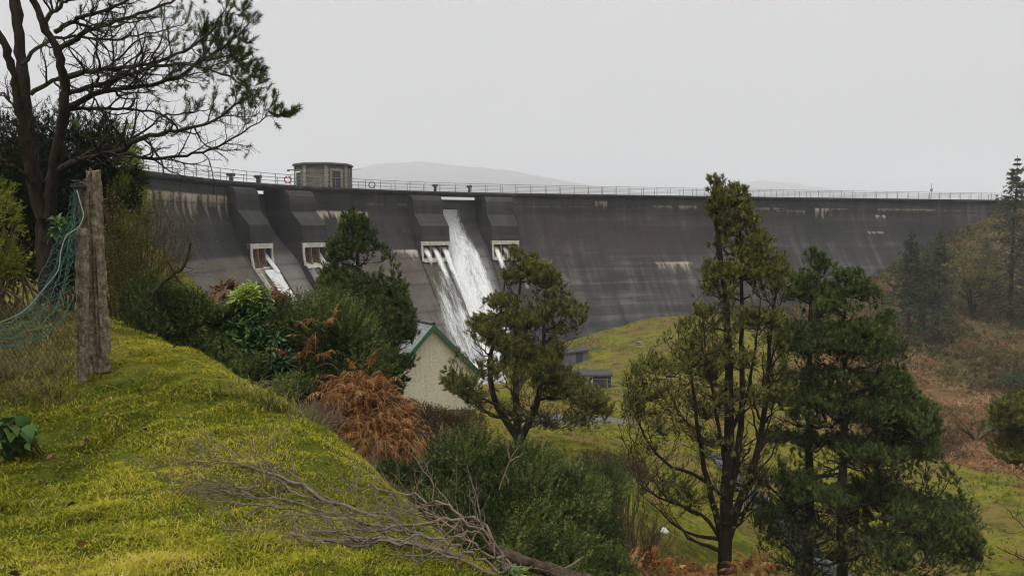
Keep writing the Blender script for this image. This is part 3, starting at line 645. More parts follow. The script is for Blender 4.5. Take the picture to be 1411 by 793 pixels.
MBLK = plain('dark_tarred_boards', (.030, .031, .033), .35, 5); MDOOR = plain('pale_unpainted_board', (.36, .33, .26), .2, 6); MFELT = plain('grey_roofing_felt', (.05, .05, .05), .3, 3, 1.0, .05)
b0 = G(814, 527, 66); pxm = 66 / F
sh = thing('shed', b0, 'low dark flat-roofed shed with a pale door in the valley field', 'shed')
zt = 1.1; hw_ = 1.55
boxes('wall', [(b0 + EZ * (zt / 2 - .15), EX, EY, EZ, hw_, 1.1, zt / 2 + .15)], MBLK, sh)
boxes('roof', [(b0 + EZ * (zt + .07), EX, EY, EZ, hw_ + .15, 1.3, .06)], MFELT, sh)
boxes('door', [(b0 + np.array((-.25, -1.13, .58)), EX, EY, EZ, .30, .03, .55)], MDOOR, sh)
V, Fh = merge([tube_vf(np.array([[b0 + (x_, -1.12, 0), b0 + (x_, -1.12, zt)]]), np.full((1, 2), .045), 4) for x_ in (-1.5, -.62, .12, .8, 1.5)]); mk('batten', V, Fh, MBLK, sh)
b1 = G(788, 490, 84)
sh2 = thing('valve_house', b1, 'grey concrete block house with sloping roof at the dam foot', 'building')
p0 = lambda x, y, z: b1 + np.array((x, y, z))
V = [p0(-2.2, -1.2, -.4), p0(1.6, -1.2, -.4), p0(1.6, -1.2, 1.25), p0(-2.2, -1.2, .7), p0(-2.2, 1.4, -.4), p0(1.6, 1.4, -.4), p0(1.6, 1.4, 1.25), p0(-2.2, 1.4, .7)]
mk_py('wall', V, [(0, 1, 2, 3), (4, 7, 6, 5), (0, 4, 5, 1), (1, 5, 6, 2), (3, 2, 6, 7), (0, 3, 7, 4)], plain('grey_concrete_block', (.085, .083, .08), .4, 2), sh2)
V = [p0(-2.35, -1.35, .68), p0(1.75, -1.35, 1.27), p0(1.75, 1.5, 1.27), p0(-2.35, 1.5, .68)]; V += [v + EZ * .14 for v in V]
mk_py('roof', V, [(0, 3, 2, 1), (4, 5, 6, 7), (0, 1, 5, 4), (1, 2, 6, 5), (2, 3, 7, 6), (3, 0, 4, 7)], MFELT, sh2)
boxes('door', [(p0(.7, -1.22, .45), EX, EY, EZ, .35, .02, .6)], MBLK, sh2)

# ------------------------------------------------------------------ vegetation builders
def resample(pts, K):
    pts = np.asarray(pts, float); d = np.concatenate([[0], np.cumsum(np.linalg.norm(np.diff(pts, axis=0), axis=1))]); t = np.linspace(0, d[-1], K)
    return np.stack([np.interp(t, d, pts[:, i]) for i in range(3)], 1)
def traced(px_pts, D, K=14, dd=0.0, r0=.1, r1=.02, rng=None, wob=0.0):
    """a limb drawn through picture positions at its own distance (dd metres nearer or farther at its end)"""
    n = len(px_pts); p = np.array([P(a, b, D + dd * i / max(1, n - 1)) for i, (a, b) in enumerate(px_pts)])
    p = resample(catmull(p, 8) if n > 2 else p, K)
    if rng is not None and wob: p[1:-1] += rng.normal(0, wob, (K - 2, 3))
    return p, np.linspace(r0, r1, K)
def spawn(Pp, R, n, rng, f0=.3, f1=1.0, ang=(35, 65), ln=(.3, .5), fall_=.6, K=6, up=.3, wob=.12, rmul=.5, rmin=.004, taper=.35, flat=0.0, droop=0.0):
    Mn, K0 = Pp.shape[:2]
    seg = np.linalg.norm(np.diff(Pp, axis=1), axis=2).sum(1)
    f = f0 + (f1 - f0) * (np.arange(n)[None] + rng.random((Mn, n))) / n
    x = f * (K0 - 1); i = np.clip(x.astype(int), 0, K0 - 2); fr = (x - i)[..., None]; mi = np.arange(Mn)[:, None]
    a, b = Pp[mi, i], Pp[mi, i + 1]; st = a + (b - a) * fr; tg = unit(b - a)
    rp = R[mi, i] * (1 - fr[..., 0]) + R[mi, i + 1] * fr[..., 0]
    rv = unit(rng.normal(size=(Mn, n, 3)) * np.array((1, 1, 1 - flat))); pe = unit(rv - tg * (rv * tg).sum(-1, keepdims=True))
    A = np.radians(rng.uniform(ang[0], ang[1], (Mn, n)))[..., None]
    d = tg * np.cos(A) + pe * np.sin(A)
    L = seg[:, None] * rng.uniform(ln[0], ln[1], (Mn, n)) * (1 - fall_ * f)
    d = d.reshape(-1, 3); L = L.ravel(); st = st.reshape(-1, 3); rp = rp.ravel(); pts = [st]; cur = d; p = st
    for k in range(K - 1):
        cur = unit(cur + EZ * (up - droop) / K + rng.normal(0, wob, cur.shape)); p = p + cur * (L / (K - 1))[:, None]; pts.append(p)
    r0 = np.maximum(np.minimum(rp * .9, np.maximum(rp * rmul, rmin)), rmin)
    return np.stack(pts, 1), r0[:, None] * np.linspace(1, taper, K)[None]
def tufts(pos, dr, n, L, w, rng, spread=(25, 75), shoot=.06, tint=None, flat=0.0):
    """n needles round each shoot; returns vertices, triangles and a tint for each vertex"""
    Mn = len(pos); dr = unit(dr)
    t = rng.random((Mn, n, 1)); rv = rng.normal(size=(Mn, n, 3)); rv[..., 2] *= 1 - flat
    pe = unit(rv - dr[:, None] * (rv * dr[:, None]).sum(-1, keepdims=True))
    A = np.radians(rng.uniform(spread[0], spread[1], (Mn, n, 1)))
    d = dr[:, None] * np.cos(A) + pe * np.sin(A)
    Ls = np.asarray(L).reshape(-1, 1, 1) if np.ndim(L) else L
    b = pos[:, None] + dr[:, None] * shoot * t; tip = b + d * Ls * rng.uniform(.65, 1.15, (Mn, n, 1))
    sd = unit(np.cross(d, rng.normal(size=(Mn, n, 3)))) * w / 2
    V = np.stack([b - sd, b + sd, tip], 2).reshape(-1, 3)
    tt = (rng.random(Mn) if tint is None else tint)[:, None] + rng.normal(0, .10, (Mn, n))
    return V, np.arange(Mn * n * 3).reshape(-1, 3), np.clip(np.repeat(tt.ravel(), 3), 0, 1)
def leaves(pos, dr, L, w, rng, fold=.25, curl=.25, tint=None, up=0.4):
    """pointed oval leaves, each folded along its midrib: six triangles"""
    Mn = len(pos); dr = unit(dr); L = np.broadcast_to(L, (Mn,))[:, None] * rng.uniform(.75, 1.2, (Mn, 1)); w = np.broadcast_to(w, (Mn,))[:, None]
    nr = unit(EZ[None] * up + rng.normal(0, .5, (Mn, 3)) - dr * 0.01); sd = unit(np.cross(dr, nr)); nr = np.cross(sd, dr)
    b = pos; m1 = pos + dr * L * .4 - nr * L * .0; m2 = pos + dr * L * .72 - nr * L * curl * .35; tip = pos + dr * L - nr * L * curl
    l1, r1 = m1 - sd * w / 2 + nr * w * fold, m1 + sd * w / 2 + nr * w * fold; l2, r2 = m2 - sd * w * .4 + nr * w * fold, m2 + sd * w * .4 + nr * w * fold
    V = np.stack([b, m1, m2, tip, l1, r1, l2, r2], 1).reshape(-1, 3)
    T = np.array([(0, 1, 4), (0, 5, 1), (1, 2, 6), (1, 6, 4), (1, 5, 7), (1, 7, 2), (2, 3, 6), (2, 7, 3)])
    Fh = (np.arange(Mn)[:, None, None] * 8 + T[None]).reshape(-1, 3)
    tt = rng.random(Mn) if tint is None else tint
    return V, Fh, np.repeat(np.clip(tt, 0, 1), 8)
def mk_leaf(name, parts, mat, parent):
    V, Fs, T, o = [], [], [], 0
    for v, f, t in parts:
        V.append(v); Fs.append(f + o); T.append(t); o += len(v)
    return mk(name, np.vstack(V), np.vstack(Fs), mat, parent, attrs={'tint': np.concatenate(T)})
def mk_wood(name, sets, mat, parent, smooth=True):
    """sets: (paths, radii, sides)"""
    V, Fh = merge([tube_vf(a, b, s) for a, b, s in sets]); return mk(name, V, Fh, mat, parent, smooth=smooth)

MPINE = leafmat('pine_needles', [(0.0, (.028, .033, .010)), (.45, (.092, .100, .022)), (.8, (.18, .18, .042)), (1.0, (.27, .24, .07))])
MPINE_D = leafmat('dark_pine_needles', [(0.0, (.014, .024, .010)), (.45, (.050, .074, .022)), (.8, (.11, .14, .038)), (1.0, (.19, .20, .06))])
MSPR = leafmat('spruce_needles', [(0.0, (.030, .040, .022)), (.5, (.065, .080, .038)), (1.0, (.125, .14, .055))])  # greyed and lightened: distance haze is put into the needle colour
MGORSE = leafmat('gorse_spines', [(0.0, (.016, .022, .009)), (.35, (.036, .052, .015)), (.7, (.085, .112, .030)), (1.0, (.20, .22, .06))])
MHEATH = leafmat('brown_heath', [(0.0, (.03, .022, .014)), (.5, (.075, .05, .028)), (1.0, (.13, .095, .05))])
MBRK = leafmat('dead_bracken', [(0.0, (.045, .020, .009)), (.4, (.15, .064, .022)), (.75, (.27, .125, .042)), (1.0, (.42, .25, .11))], tr=.3)
MRHO = leafmat('rhododendron_leaves', [(0.0, (.012, .026, .010)), (.45, (.034, .075, .022)), (.8, (.085, .15, .03)), (1.0, (.24, .30, .045))], rough=.4, spec=.3)
MCYP = leafmat('cypress_sprays', [(0.0, (.006, .010, .004)), (.5, (.017, .028, .008)), (.7, (.055, .085, .014)), (1.0, (.19, .22, .025))])
MLIME = leafmat('lime_sprays', [(0.0, (.05, .07, .01)), (.5, (.15, .17, .022)), (1.0, (.27, .27, .05))], tr=.35)
MOAK = leafmat('autumn_leaves', [(0.0, (.05, .05, .014)), (.5, (.12, .115, .03)), (1.0, (.22, .20, .05))], tr=.35)
MBARK = barkmat('pine_bark', (.008, .0065, .005), (.040, .031, .023), 16, moss=(.022, .020, .010))
MBARKG = barkmat('dark_pine_bark', (.014, .012, .009), (.045, .038, .028), 10, moss=(.035, .034, .016))
MTWIG = barkmat('dead_twig', (.060, .044, .032), (.235, .185, .135), 18, (1, 1, 1))
MTWIGO = barkmat('olive_twig', (.045, .036, .018), (.115, .095, .045), 18, (1, 1, 1))

def env_at(env, py):
    e = np.array(env, float); return np.interp(py, e[:, 0], e[:, 1]), np.interp(py, e[:, 0], e[:, 2])
def pine(name, label, base, D, stems, env, seed, nb=70, nsec=8, nter=4, needles=(MPINE, .11, .016, 14), lean=(.5, .9), rise=(-.05, .35), fol=.45, bark=MBARKG, dense=1.0, group=None, cat='tree', bare=None, tip_up=.5, depth=.85, hole=None, ntip=2400, gap=.5):
    rng = np.random.default_rng(seed); t = thing(name, base, label, cat, group or 'pines of the middle distance')
    px = D / F; S = [traced(*st[:1], D, K=16, dd=st[3] if len(st) > 3 else 0, r0=st[1], r1=st[2], rng=rng, wob=.012) for st in stems]
    SP = np.stack([a for a, b in S]); SR = np.stack([b for a, b in S])
    e = np.array(env, float); top, bot = e[0, 0], e[-1, 0]
    zt, zb = P(700, top, D)[2], P(700, bot, D)[2]
    Ps, Rs = [], []
    flat_ = SP.reshape(-1, 3); flr = SR.ravel()
    for k in range(nb):
        f = ((k + rng.random()) / nb) ** .85; py = top + (bot - top) * f
        xl, xr = env_at(env, py); zc_ = P(700, py, D)[2]
        az = k * 2.39996 + rng.uniform(-.5, .5); az = az - .38 * math.sin(2 * az)
        cxp = (xl + xr) / 2
        ctr = P(cxp, py, D); hw = (xr - xl) / 2 * px
        rad_ = rng.choice((rng.uniform(.45, .8), rng.uniform(.85, 1.04)), p=(.35, .65))
        tip = ctr + np.array((math.cos(az) * hw * rad_, math.sin(az) * hw * rad_ * depth, rng.uniform(-.1, .1)))
        # leave the stem lower down, at a place close to the branch's own side
        want = zc_ - np.linalg.norm(tip[:2] - ctr[:2]) * rng.uniform(*lean) - .1
        cost = np.abs(flat_[:, 2] - want) + .55 * np.linalg.norm(flat_[:, :2] - tip[:2], axis=1) + rng.random(len(flat_)) * .25
        j = int(np.argmin(cost)); st = flat_[j]; r = min(flr[j] * .6, .012 + .022 * np.linalg.norm(tip - st))
        v = tip - st; K = 10; u = np.linspace(0, 1, K)[:, None]
        sag = np.array((0, 0, 1.0)) * np.linalg.norm(v[:2]) * rng.uniform(.06, .2)
        pts = st + v * u - sag * (np.sin(u * math.pi)) * (1 if tip_up > 0 else -1) + rng.normal(0, .02 * np.linalg.norm(v), (K, 3)) * np.sin(u * math.pi)
        Ps.append(pts); Rs.append(np.linspace(max(r, .012), .008, K))
    BP, BR = np.stack(Ps), np.stack(Rs)
    s2, r2 = spawn(BP, BR, 5, rng, .3, 1.0, (25, 60), (.25, .45), .5, 6, tip_up, .10, .5, .006, flat=.35)
    qx, qy = to_px(s2[:, -1]); xl, xr = env_at(env, np.clip(qy, top, bot)); k2 = (qx > xl - 4) & (qx < xr + 4) & (qy > top - 2); s2, r2 = s2[k2], r2[k2]
    # twig tips fill the crown in loose level layers, each twig growing from the nearest limb
    wid = np.interp(np.linspace(top, bot, 400), e[:, 0], e[:, 2] - e[:, 1]); cdf = np.cumsum(wid ** 1.35); cdf /= cdf[-1]
    py = np.interp(rng.random(ntip * 3), cdf, np.linspace(top, bot, 400)); xl, xr = env_at(env, py); az = rng.uniform(0, 6.2832, len(py)); rho = rng.random(len(py)) ** .48
    hw = (xr - xl) / 2; qx = (xl + xr) / 2 + np.cos(az) * hw * rho; tip = np.stack([P(a, b, D) for a, b in zip(qx, py)]); tip[:, 1] += np.sin(az) * hw * px * rho * depth
    lay = fbm(tip[:, 0] * 1.0 + seed, tip[:, 2] * 2.6 + tip[:, 1] * .35, 3, 3) + .5 * vnoise(tip[:, 1] * 1.5 + seed, tip[:, 0] * 1.5, 8)
    m = rng.random(len(tip)) < np.clip(gap + 1.9 * lay, .0, 1); tip, lay, rho = tip[m][:ntip], lay[m][:ntip], rho[m][:ntip]
    nodes = np.vstack([SP[:, 3:].reshape(-1, 3), BP[:, 2:].reshape(-1, 3), s2[:, 1:].reshape(-1, 3)]); st = np.empty_like(tip)
    for a in range(0, len(tip), 500):
        d = tip[a:a + 500, None] - nodes[None]; c_st = np.linalg.norm(d, axis=2) + .8 * np.clip(.15 - d[..., 2], 0, 9); st[a:a + 500] = nodes[np.argmin(c_st, 1)]
    u = np.linspace(0, 1, 6)[None, :, None]; v = tip - st; ln_ = np.linalg.norm(v, axis=1)[:, None, None]
    TW = st[:, None] + v[:, None] * u - EZ * (.16 * ln_ * np.sin(u * np.pi)) + rng.normal(0, .05, (len(tip), 6, 3)) * ln_ * np.sin(u * np.pi); TR_ = np.linspace(.009, .004, 6)[None] * np.ones((len(tip), 1))
    s3, r3 = spawn(TW, TR_, 3, rng, .35, .95, (30, 60), (.3, .5), .4, 4, tip_up, .10, .6, .0035)
    mk_wood('trunk', [(SP, SR, 9)], bark, t)
    mk_wood('branches', [(BP, BR, 6), (s2, r2, 4), (TW, TR_, 3), (s3, r3, 3)], bark, t)
    mat, L, w, n = needles
    pos = np.vstack([TW[:, -1], TW[:, 4], s3[:, -1], s3[:, 2]]); dr = np.vstack([TW[:, -1] - TW[:, -2]] * 2 + [s3[:, -1] - s3[:, -2]] * 2); lay4 = np.concatenate([lay, lay, np.repeat(lay, 3), np.repeat(lay, 3)]); rh4 = np.concatenate([rho, rho, np.repeat(rho, 3), np.repeat(rho, 3)])
    qx, qy = to_px(pos); pr = np.clip(fol + (1.2 - fol) * (rh4 - .3) * 1.5, .05, 1)
    if bare is not None: pr = pr * np.clip(np.interp(qy, bare[0], bare[1]), 0, 1)
    m = rng.random(len(pos)) < pr
    if hole: m &= ~((np.abs(qx - hole[0]) < hole[1] * np.clip((qy - hole[2]) / 25, 0, 1)) & (rng.random(len(pos)) < .93))
    pos, dr, lay4 = pos[m], dr[m], lay4[m]
    tint = np.clip(.47 + .30 * lay4 + rng.normal(0, .24, len(pos)), 0, 1)
    mk_leaf('crown', [tufts(pos, unit(unit(dr) + EZ * .55), n, L, w, rng, (20, 62), L * 1.2, tint)], mat, t)
    return t

def ellip_pts(lumps, n, rng, shell=(.72, 1.02), low=-.35):
    """points in the outer shell of several lumps (px, py, D, rx, ry, rz in metres), with their outward normals"""
    vol = np.array([l[3] * l[5] + l[3] * l[4] for l in lumps]); cnt = np.maximum(1, (n * vol / vol.sum()).astype(int)); Pp, Nn = [], []
    for l, c in zip(lumps, cnt):
        cc = P(*l[:3]); u = unit(rng.normal(size=(int(c * 1.9), 3))); u = u[u[:, 2] > low][:c]; r = np.array(l[3:6])
        k = rng.uniform(shell[0], shell[1], (len(u), 1)); b = 1 + .22 * fbm(u[:, 0] * 2.2 + cc[0], u[:, 2] * 2.2 + u[:, 1] * 1.7, 7)[:, None]
        Pp.append(cc + u * r * k * b); Nn.append(unit(u / r))
    Pp, Nn = np.vstack(Pp), np.vstack(Nn)
    return Pp, Nn
def bush(name, label, lumps, n, seed, mat=MGORSE, L=.03, w=.006, k=16, shoot=.16, up=.6, group=None, stems=60, bark=MTWIGO, shell=(.5, 1.06), cat='bush', spread=(35, 80), tintf=None, low=-.35):
    rng = np.random.default_rng(seed); c0 = P(*lumps[0][:3]); base = np.array((c0[0], c0[1], float(ground(c0[0], c0[1]))))
    t = thing(name, base, label, cat, group)
    p, nn = ellip_pts(lumps, n, rng, shell, low); d = unit(nn * .75 + EZ * up + rng.normal(0, .28, p.shape))
    tint = np.clip(.42 + .7 * vnoise(p[:, 0] * 3 + seed, p[:, 2] * 3 + p[:, 1] * 2, 5) + rng.normal(0, .24, len(p)), 0, 1)
    if tintf is not None: tint = tintf(p, tint, rng)
    mk_leaf('foliage', [tufts(p, d, k, L, w, rng, spread, shoot, tint)], mat, t)
    if stems:
        q = p[rng.choice(len(p), min(stems, len(p)), False)]; b = base + rng.normal(0, .18, (len(q), 3)) * (1, 1, .1); u = np.linspace(0, 1, 6)[None, :, None]
        paths = b[:, None] + (q - b)[:, None] * u + rng.normal(0, .05, (len(q), 6, 3)) * np.sin(u * np.pi); mk_wood('stems', [(paths, np.linspace(.02, .006, 6)[None] * np.ones((len(q), 1)), 4)], bark, t)
    return t
def fronds(base, dr, L, rng, pairs=13, droop=.9, pin=.30, w=.018, K=8, tint=None):
    """arching bracken fronds with drooping leaflets: returns rachis paths and leaflets"""
    Mn = len(base); L = np.broadcast_to(L, (Mn,)); cur = unit(dr); p = base; pts = [p]
    for k in range(K - 1):
        cur = unit(cur - EZ * droop * (k / K) * .55 + rng.normal(0, .07, cur.shape)); p = p + cur * (L / (K - 1))[:, None]; pts.append(p)
    Pp = np.stack(pts, 1); f = np.linspace(.22, .97, pairs); x = f * (K - 1); i = np.clip(x.astype(int), 0, K - 2); fr = (x - i)[None, :, None]
    a, b = Pp[:, i], Pp[:, i + 1]; st = a + (b - a) * fr; tg = unit(b - a); sd = unit(np.cross(tg, EZ + rng.normal(0, .35, (Mn, 1, 3))))
    ln = (L[:, None] * pin * (1.05 - f[None]) ** .8)[..., None]; V = []; T = []
    tt = rng.random(Mn) if tint is None else tint
    for s in (-1, 1):
        d = unit(sd * s + tg * .55 - EZ * .35 + rng.normal(0, .28, sd.shape)); m = st + d * ln * .5; tip = st + d * ln - EZ * ln * .3
        wv = tg * w * (1.2 - f[None, :, None]) * 1.2
        V.append(np.stack([st - wv * .5, st + wv * .5, m + wv, m - wv, tip], 2).reshape(-1, 3)); T.append(np.repeat((tt[:, None] + rng.normal(0, .1, (Mn, pairs))).ravel(), 5))
    n = Mn * pairs * 2; q = np.array([(0, 1, 2), (0, 2, 3), (3, 2, 4)]); Fh = (np.arange(n)[:, None, None] * 5 + q[None]).reshape(-1, 3)
    return Pp, (np.vstack(V), Fh, np.clip(np.concatenate(T), 0, 1))
def bracken(name, label, lumps, n, seed, L=.55, group=None, droop=1.0, w=.012, pairs=13):
    rng = np.random.default_rng(seed); c0 = P(*lumps[0][:3]); base = np.array((c0[0], c0[1], float(ground(c0[0], c0[1]))))
    t = thing(name, base, label, 'bracken', group)
    p, nn = ellip_pts(lumps, n, rng, (.3, .95), -.6); d = unit(nn * .8 + EZ * .35 + rng.normal(0, .4, p.shape))
    tint = np.clip(.5 + .5 * vnoise(p[:, 0] * 3, p[:, 2] * 3 + p[:, 1], 5) + rng.normal(0, .2, len(p)), 0, 1)
    R, lf = fronds(p, d, L * rng.uniform(.6, 1.2, len(p)), rng, pairs, droop, w=w, tint=tint)
    mk_leaf('fronds', [lf], MBRK, t)
    q, qn = ellip_pts(lumps, n // 3, rng, (.5, 1.02), -.5); cur = unit(qn * .5 + EZ * .2 + rng.normal(0, .7, q.shape)); st_ = [q]
    for k_ in range(7): cur = unit(cur - EZ * .28 + rng.normal(0, .12, cur.shape)); q = q + cur * L * .13; st_.append(q)
    R = np.vstack([R, np.stack(st_, 1)])
    mk_wood('stalks', [(R, np.linspace(.0042, .0018, 8)[None] * np.ones((len(R), 1)), 3)], globals().setdefault('MSTALK', barkmat('bracken_stalk', (.16, .075, .03), (.44, .27, .13), 10, (1, 1, 1))), t)
    return t

# ------------------------------------------------------------------ trees of the middle distance
pine('pine_tree', 'broad bushy pine with forked trunk between the cottage and the shed', G(716, 622, 28), 28,
     [([(716, 640), (714, 606), (700, 585), (682, 550), (675, 500), (688, 440), (696, 385)], .16, .02, .4), ([(716, 640), (714, 600), (711, 560), (711, 500), (713, 430), (718, 375), (716, 348)], .17, .02, 0),
      ([(716, 640), (718, 604), (735, 572), (745, 530), (748, 480), (752, 430), (760, 385)], .16, .02, -.5), ([(708, 575), (690, 560), (660, 545), (635, 520)], .06, .015, -.4), ([(740, 550), (770, 548), (805, 555), (838, 568)], .06, .012, -.3)],
     [(343, 698, 726), (370, 690, 764), (400, 682, 790), (430, 654, 814), (460, 640, 796), (480, 625, 780), (500, 612, 778), (520, 603, 800), (538, 615, 832), (556, 655, 848), (574, 690, 840), (584, 740, 800)],
     101, nb=60, needles=(MPINE, .11, .017, 17), fol=.6, ntip=2500, gap=.34, lean=(.1, .5), hole=(716, 62, 528))
pine('pine_tree', 'dark dense conical pine rising in front of the cottage roof', G(505, 640, 22), 22,
     [([(507, 650), (505, 560), (500, 480), (494, 390), (490, 293)], .16, .02, 0), ([(505, 560), (520, 500), (535, 440), (540, 390)], .07, .015, -.5), ([(504, 560), (480, 500), (462, 440), (455, 380)], .07, .015, .3)],
     [(289, 480, 499), (310, 468, 512), (335, 452, 524), (355, 449, 546), (385, 440, 560), (412, 440, 566), (440, 438, 572), (470, 438, 578), (495, 445, 574), (525, 455, 562), (560, 480, 548)],
     102, nb=60, needles=(MPINE_D, .10, .015, 17), fol=.8, ntip=2800, gap=.6, lean=(0, .4), depth=.9)
pine('pine_tree', 'tall slender pine, highest in view, its bare lower limbs spreading left', G(1000, 850, 20), 20,
     [([(998, 860), (1000, 740), (1003, 640), (1005, 560), (1004, 480), (998, 400), (990, 330), (987, 250)], .21, .025, 0),
      ([(998, 760), (985, 700), (966, 620), (958, 560), (950, 500), (944, 465)], .10, .015, -.6), ([(1004, 740), (1020, 690), (1042, 630), (1055, 560), (1060, 480), (1066, 420), (1082, 345)], .11, .015, .7),
      ([(1002, 700), (1020, 600), (1022, 500), (1022, 400), (1020, 330), (1022, 268)], .10, .02, .3),
      ([(996, 748), (975, 715), (950, 700), (915, 688), (884, 668), (855, 630)], .055, .01, -.6), ([(992, 680), (960, 655), (922, 640), (895, 612), (872, 565), (862, 515)], .055, .01, .5), ([(1000, 640), (985, 560), (975, 500), (968, 430)], .06, .01, -.9), ([(1004, 600), (1030, 540), (1042, 470), (1048, 410)], .06, .01, -.8)],
     [(243, 974, 1002), (262, 974, 1028), (290, 972, 1046), (312, 984, 1050), (332, 978, 1070), (362, 970, 1086), (400, 960, 1088), (430, 952, 1090), (460, 914, 1088), (500, 868, 1090), (540, 852, 1090), (600, 850, 1080), (645, 853, 1072), (700, 900, 1060)],
     103, nb=90, needles=(MPINE, .09, .0135, 17), fol=.5, ntip=3300, gap=.30, lean=(.3, 1.0), depth=.75, bare=((243, 400, 480, 560, 700), (1.0, .7, .36, .16, .06)), bark=MBARK)
pine('pine_tree', 'dark green pine at the right, its lowest boughs sweeping out over the field', G(1160, 855, 20.5), 20.5,
     [([(1160, 865), (1160, 700), (1163, 600), (1163, 480), (1164, 420), (1166, 372)], .17, .02, 0), ([(1162, 640), (1210, 590), (1255, 570), (1284, 560)], .05, .012, -.5), ([(1161, 740), (1230, 735), (1300, 740), (1350, 748)], .05, .012, -.6), ([(1161, 700), (1220, 690), (1290, 688), (1330, 690)], .05, .01, .6)],
     [(372, 1150, 1182), (395, 1138, 1204), (415, 1128, 1226), (445, 1115, 1230), (475, 1108, 1246), (515, 1100, 1250), (540, 1095, 1262), (560, 1090, 1292), (590, 1085, 1285), (620, 1080, 1292), (650, 1075, 1308), (690, 1068, 1334), (720, 1062, 1328), (745, 1060, 1354), (768, 1065, 1300), (800, 1080, 1290)],
     104, nb=80, needles=(MPINE_D, .09, .0135, 17), fol=.55, ntip=4300, gap=.36, lean=(0, .35), hole=(1120, 70, 690))
pine('pine_tree', 'blunt-topped dark pine crowded between the tall slender pine and the right-hand one', G(1112, 850, 22.5), 22.5,
     [([(1110, 850), (1113, 760), (1116, 600), (1116, 480), (1116, 400), (1118, 348)], .19, .02, 0), ([(1112, 740), (1080, 690), (1045, 660), (1015, 650)], .06, .01, -.4), ([(1112, 780), (1070, 740), (1040, 725)], .05, .01, .5)],
     [(345, 1106, 1130), (365, 1098, 1150), (395, 1085, 1158), (440, 1070, 1158), (500, 1056, 1165), (560, 1048, 1170), (640, 1036, 1180), (720, 1036, 1185), (790, 1050, 1190)],
     105, nb=60, needles=(MPINE_D, .095, .014, 17), fol=.5, ntip=2300, gap=.28, lean=(.1, .5), bare=((345, 560, 640, 790), (1, .8, .5, .3)))

def spruce(name, label, px, ybase, ytop, D, half, seed, group, tiers=24, crown0=.12, mat=MSPR, L=.36):
    rng = np.random.default_rng(seed); b = P(px, ybase, D); b[2] = float(ground(b[0], b[1])) - .1; tp = P(px, ytop, D); tp[0] = b[0]; H = tp[2] - b[2]
    t = thing(name, b, label, 'tree', group); hw = half * D / F
    tr = np.linspace(0, 1, 14)[:, None] * np.array((0, 0, H)) + b; tr[1:-1, :2] += rng.normal(0, .03, (12, 2)); mk_wood('trunk', [(tr[None], np.linspace(.05 + .014 * H, .02, 14)[None], 8)], MBARKG, t)
    Ps = []
    for k in range(tiers):
        f = crown0 + (1 - crown0) * ((k + rng.random() * .6) / tiers) ** .95; r = hw * (1 - f) ** .95 * (1.0 + .25 * math.sin(k * 2.3)) + .05
        for q in range(6):
            a = rng.uniform(0, 6.283); rr = r * rng.uniform(.40, 1.12); st = b + EZ * H * f; u = np.linspace(0, 1, 8)[:, None]
            v = np.array((math.cos(a) * rr, math.sin(a) * rr, 0)); Ps.append(st + v * u + EZ * (-.30 * rr * np.sin(u * 2.1) + .12 * rr * u ** 2))
    BP = np.stack(Ps); BR = np.linspace(.035, .01, 8)[None] * np.ones((len(BP), 1)); s2, r2 = spawn(BP, BR, 9, rng, .15, 1, (45, 70), (.25, .45), .6, 4, -.25, .06, .5, .01, flat=.75)
    mk_wood('branches', [(BP, BR, 4)], MBARKG, t)
    pos = np.vstack([s2[:, -1], s2[:, 1], BP[:, 4], BP[:, 6], BP[:, 7]]); dr = np.vstack([s2[:, -1] - s2[:, 0]] * 2 + [BP[:, 7] - BP[:, 5]] * 3); m = (rng.random(len(pos)) < .62) & (pos[:, 2] < tp[2] - .25)
    Lm = L * np.clip((tp[2] - pos[m][:, 2]) / 3.0, .4, 1); mk_leaf('crown', [tufts(pos[m], dr[m] - EZ * .1, 13, Lm, .07, rng, (15, 60), L * .6, np.clip(.45 + rng.normal(0, .25, m.sum()), 0, 1), flat=.4)], mat, t)
    return t
SG = "spruces at the dam's right end"
spruce('spruce_tree', "spruce at the dam's right end, leftmost of the cluster of three", 1251, 462, 313, 99, 56, 201, SG, crown0=.22)
spruce('spruce_tree', "spruce at the dam's right end, rightmost and tallest of the cluster of three", 1290, 470, 312, 96, 60, 202, SG, crown0=.2)
spruce('spruce_tree', "thin spruce at the dam's right end, between its two cluster neighbours", 1273, 458, 335, 101, 44, 203, SG, crown0=.3)
spruce('spruce_tree', "tallest spruce, its bare spire standing above the crest at the dam's right end", 1391, 440, 214, 103, 82, 204, SG, tiers=34, crown0=.03)
spruce('spruce_tree', "wide dark spruce cut by the right picture edge beside the tallest spruce", 1432, 450, 255, 100, 78, 205, SG, tiers=30, crown0=.03)
spruce('spruce_tree', "short stunted spruce standing behind the yellow-green broadleaf tree", 1356, 415, 330, 110, 26, 206, SG, tiers=16, crown0=.05)

